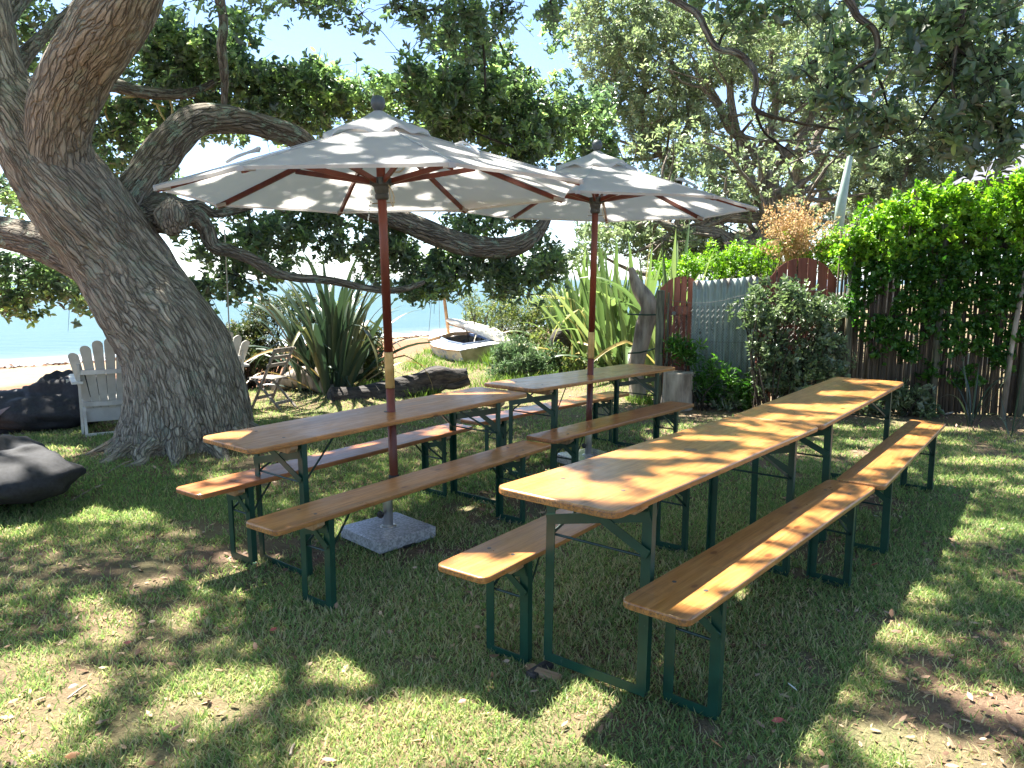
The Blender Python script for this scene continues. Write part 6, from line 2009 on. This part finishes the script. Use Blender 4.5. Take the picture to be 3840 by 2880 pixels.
def lawn_density(X, Y):
    m = fbm(X, Y, 1.1, 21, 4) * .6 + fbm(X, Y, 5.5, 33, 3) * .4
    d = np.clip((m - .37) / .10, .10, 1)
    # worn soil: left foreground strip, foot of the tree, a few bare spots, litter bed along the fence
    for cx, cy, rx, ry, s in ((-2.35, 3.95, 1.0, .42, .92), (-1.9, 3.3, .5, .2, .7), (-2.9, 6.5, .95, .5, .9), (-1.55, 3.1, .3, .16, .7), (1.75, 2.45, .16, .12, .9), (-1.9, 2.9, .5, .12, .5), (.25, 2.45, .22, .14, .7), (-.05, 2.15, .3, .13, .55), (-1.85, 5.6, .6, .2, .5), (-.2, 8.2, .9, .4, .2), (.6, 2.9, .25, .2, .35), (2.15, 2.3, .2, .12, .8)):
        e = ((X - cx) / rx) ** 2 + ((Y - cy) / ry) ** 2
        d = d * (1 - s * np.exp(-e))
    fdist = (X - FA.x) * (-fd.y) + (Y - FA.y) * fd.x      # >0 beyond the fence
    fence = np.clip((fdist + 1.15 + .35 * (fbm(X, Y, 1.5, 8) - .5)) / .35, 0, 1) * (X > 2.0)
    d = d * (1 - .95 * fence)
    return d


def scatter(n, y0, y1, mx, dens=lawn_density):
    Y = R_.uniform(y0, y1, n); X = R_.uniform(-1, 1, n) * (.72 * Y + mx)
    k = R_.uniform(0, 1, n) < dens(X, Y)
    X, Y = X[k], Y[k]
    P = np.stack([X, Y], 1)
    k = pl_dist(P, LE) < .15 * R_.normal(size=len(X))
    return X[k], Y[k]


GP = []
for n, y0, y1, hm, wm, sg in ((120000, 1.55, 3.2, .036, .0050, 2), (135000, 3.2, 5.2, .038, .0062, 2), (115000, 5.2, 8.0, .040, .0085, 2), (90000, 8.0, 12.5, .042, .010, 1), (50000, 12.5, 20, .055, .018, 1)):
    X, Y = scatter(n, y0, y1, .5)
    m = len(X)
    V, F, k = blades(X, Y, hm * R_.uniform(.5, 1.5, m), wm * R_.uniform(.7, 1.35, m), np.full(m, 1.0), sg)
    dry = fbm(X, Y, .8, 55) * .55 + R_.uniform(0, 1, m) * .70 - .12 + .10 * (lawn_density(X, Y) < .5)
    GP.append((V, F, np.repeat(np.clip(dry, 0, 1), k)))
g = leafobj('lawn_grass', GP, M['grass'], kind='stuff')
tag(g, 'short coarse lawn grass mixed with dry blades', 'grass')
# taller fresh grass by the dinghy and logs
TGp = []
for n, x0, x1, y0, y1, h in ((9000, -1.9, 1.6, 10.7, 16.5, .16), (2600, -.5, .5, 13.4, 14.6, .26), (2600, .0, 3.0, 11.5, 13.8, .18), (1800, -2.2, -1.0, 9.9, 10.9, .14), (900, 1.5, 2.4, 9.3, 9.9, .12)):
    X = R_.uniform(x0, x1, n); Y = R_.uniform(y0, y1, n)
    k = (fbm(X, Y, .9, 71) > .42) & (pl_dist(np.stack([X, Y], 1), LE) < 0)
    X, Y = X[k], Y[k]; m = len(X)
    V, F, k = blades(X, Y, h * R_.uniform(.4, 1.4, m), .010 * R_.uniform(.7, 1.4, m), np.full(m, .7), 2)
    TGp.append((V, F, np.repeat(np.clip(R_.uniform(0, 1, m) * .8 + fbm(X, Y, .7, 5) * .3, 0, 1), k)))
tg = leafobj('long_grass', TGp, M['tallgrass'], kind='stuff')
tag(tg, 'longer fresh green grass round the dinghy and logs', 'grass')

# ================================================================== FALLEN LEAVES
n = 12000
Y = R_.uniform(1.6, 11, n) ** 1.0; X = R_.uniform(-1, 1, n) * (.72 * Y + .4)
fdist = (X - FA.x) * (-fd.y) + (Y - FA.y) * fd.x
pr = .10 + .55 * (1 - lawn_density(X, Y)) + .5 * ((fdist > -1.5) & (X > 1.8)) + .10 * (X > 1.2)
k = (R_.uniform(0, 1, n) < pr) & (pl_dist(np.stack([X, Y], 1), LE) < -.1)
X, Y = X[k], Y[k]; m = len(X)
B = np.stack([X, Y, landz(X, Y) + R_.uniform(.006, .022, m)], 1)
D = R_.normal(size=(m, 3)); D[:, 2] *= .25
N = R_.normal(size=(m, 3)) * .35 + np.array([0, 0, 1.])
Ls = R_.uniform(.022, .052, m)
V, F, kk = leaf_geo(B, D, N, Ls, Ls * R_.uniform(.32, .5, m), True, droop=.12, fold=-.12)
lv = np.clip(R_.uniform(0, .955, m) + .045 * (R_.uniform(0, 1, m) > .985), 0, 1)
fl_ = link('leaf_litter', npmesh('leaf_litter', V, F, M['litter'], False, attrs={'v': np.repeat(lv, kk)}), kind='stuff')
tag(fl_, 'scattered dry brown and tan fallen leaves', 'leaf litter')
# the leaves that catch the eye, one by one
LCOL = {'white': simple('leaf_white', (.62, .66, .60), (.72, .75, .70), .5, 20, bstr=0), 'red': simple('leaf_red', (.38, .07, .05), (.50, .13, .09), .5, 20, bstr=0),
        'orange': simple('leaf_orange', (.50, .20, .06), (.62, .30, .12), .5, 20, bstr=0), 'tan': simple('leaf_tan', (.45, .30, .18), (.58, .42, .28), .6, 20, bstr=0), 'pink': simple('leaf_pink', (.48, .18, .15), (.60, .30, .25), .55, 20, bstr=0)}
for (px, py, c, L, rz, lab) in ((2991, 2614, 'white', .055, 1.9, 'upturned white leaf on the grass right of the nearest bench leg'), (2890, 2742, 'red', .045, 0, 'dull red leaf, left one of two below the nearest bench leg'),
                                (2962, 2752, 'red', .042, 2.2, 'bright red leaf, right one of two below the nearest bench leg'), (2708, 2850, 'orange', .055, 2.1, 'curled orange leaf at the bottom edge under the right bench'),
                                (3640, 2430, 'pink', .050, 2.7, 'pinkish brown leaf on the right side of the lawn'), (256, 2606, 'pink', .034, .6, 'pink round leaf in the lower left foreground'), (1010, 2385, 'red', .036, .5, 'narrow red leaf left of the benches, right of its pale pair'),
                                (462, 2432, 'red', .036, .1, 'small red leaf on the left foreground lawn'), (242, 2868, 'orange', .05, .2, 'orange brown leaf at the bottom left edge'), (557, 2350, 'tan', .034, 0, 'pale tan leaf on the left lawn beside a light patch'), (1912, 2292, 'tan', .04, 1.2, 'pale leaf on end under the half hidden bench'),
                                (1716, 2662, 'pink', .035, .3, 'reddish leaf in the sunlit foreground patch'), (1423, 2323, 'tan', .036, 1.4, 'yellowish upright leaf on the middle foreground lawn'), (1545, 2140, 'tan', .03, .1, 'small tan leaf between granite base and half hidden bench'), (3295, 1950, 'white', .035, 2.6, 'small white curled leaf right of the front bench'), (3310, 2210, 'pink', .045, 2.7, 'pink leaf lying at the foot of the back bench leg')):
    q = gr(px, py)
    V, F, kk = leaf_geo(np.zeros((1, 3)), np.array([[1., 0, .25]]), np.array([[0.15, -.5, 1.]]), np.array([L]), np.array([L * .46]), True, droop=.15, fold=-.14)
    me = npmesh('fallen_leaf', V, F, LCOL[c], False)
    o = link('fallen_leaf', me, loc=(q.x, q.y, lz(q.x, q.y) + .024), rot=(.1, 0, rz), label=lab, cat='leaf', group='single fallen leaves on the lawn')
# sticks
for k, (pts, lab, r) in enumerate((([(268, 1885), (330, 1855), (390, 1830)], 'thin pale stick on the grass right of the near bean bag', .005), ([(400, 1795), (470, 1765), (530, 1750)], 'long thin twig in the shade between bean bag and tree foot', .004),
                                   ([(1090, 2850), (1095, 2830), (1104, 2810)], 'short dark crooked twig at the bottom of the lawn', .005), ([(3540, 1560), (3680, 1535), (3835, 1528)], 'bare pale branch lying in the litter along the brush fence', .012), ([(255, 2640), (300, 2610), (325, 2590)], 'straw coloured twig beside the pink round leaf', .004))):
    P = []
    for i_, (a, b) in enumerate(pts):
        q = gr(a, b); q.z = lz(q.x, q.y) + .018 + .004 * (i_ % 2); P.append(q)
    MB().tube([p[0] for p in smoothpath([(p, r) for p in P], 4)], r, 6).obj('stick', M['drift'], label=lab, cat='stick', smooth=True)
# exposed roots round the trunk
for k, a in enumerate((.2, 3.6, 4.1, 4.5, 5.0, 5.5, 5.9)):
    d = Vector((math.cos(a), math.sin(a), 0)); c = Vector((-3.0, 6.85, 0))
    pts = []
    for i_ in range(5):
        p = c + d * (.50 + .13 * i_) + Vector((-d.y, d.x, 0)) * random.gauss(0, .04)
        pts.append((p + Vector((0, 0, lz(p.x, p.y) + .06 - .035 * i_)), .09 - .018 * i_))
    barkobj('root', shift([bark_tube(pts, 14, 5, disp=.008, freq=9, lump=.3, seed=k)]), M['bark'], tree)
# wrack line on the sand
n = 500
t = R_.uniform(0, 1, n); 
X = -17 + 15 * t; Y = 19.5 + 11.5 * t + R_.normal(size=n) * .25
B = np.stack([X, Y, landz(X, Y) + .02], 1)
V, F, kk = leaf_geo(B, R_.normal(size=(n, 3)) * [1, 1, .2], np.tile([0, 0, 1.], (n, 1)) + R_.normal(size=(n, 3)) * .3, R_.uniform(.08, .3, n), R_.uniform(.03, .12, n))
w_ = link('seaweed_wrack', npmesh('seaweed_wrack', V, F, M['weed'], False), kind='stuff')
tag(w_, 'brown seaweed scraps along the tide line', 'seaweed')
# ================================================================== SEA HAZE
HZ = 0.00010
m, t, b = newmat('sea_haze')
t.nodes.remove(b)
pv = t.nodes.new('ShaderNodeVolumePrincipled')
pv.inputs['Color'].default_value = (.90, .94, 1, 1); pv.inputs['Density'].default_value = HZ
t.links.new(pv.outputs[0], t.nodes['Material Output'].inputs['Volume'])
hzb = MB().box((0, 2400, 24), (12000, 6400, 60))
tag(hzb.obj('haze', m), kind='stuff')
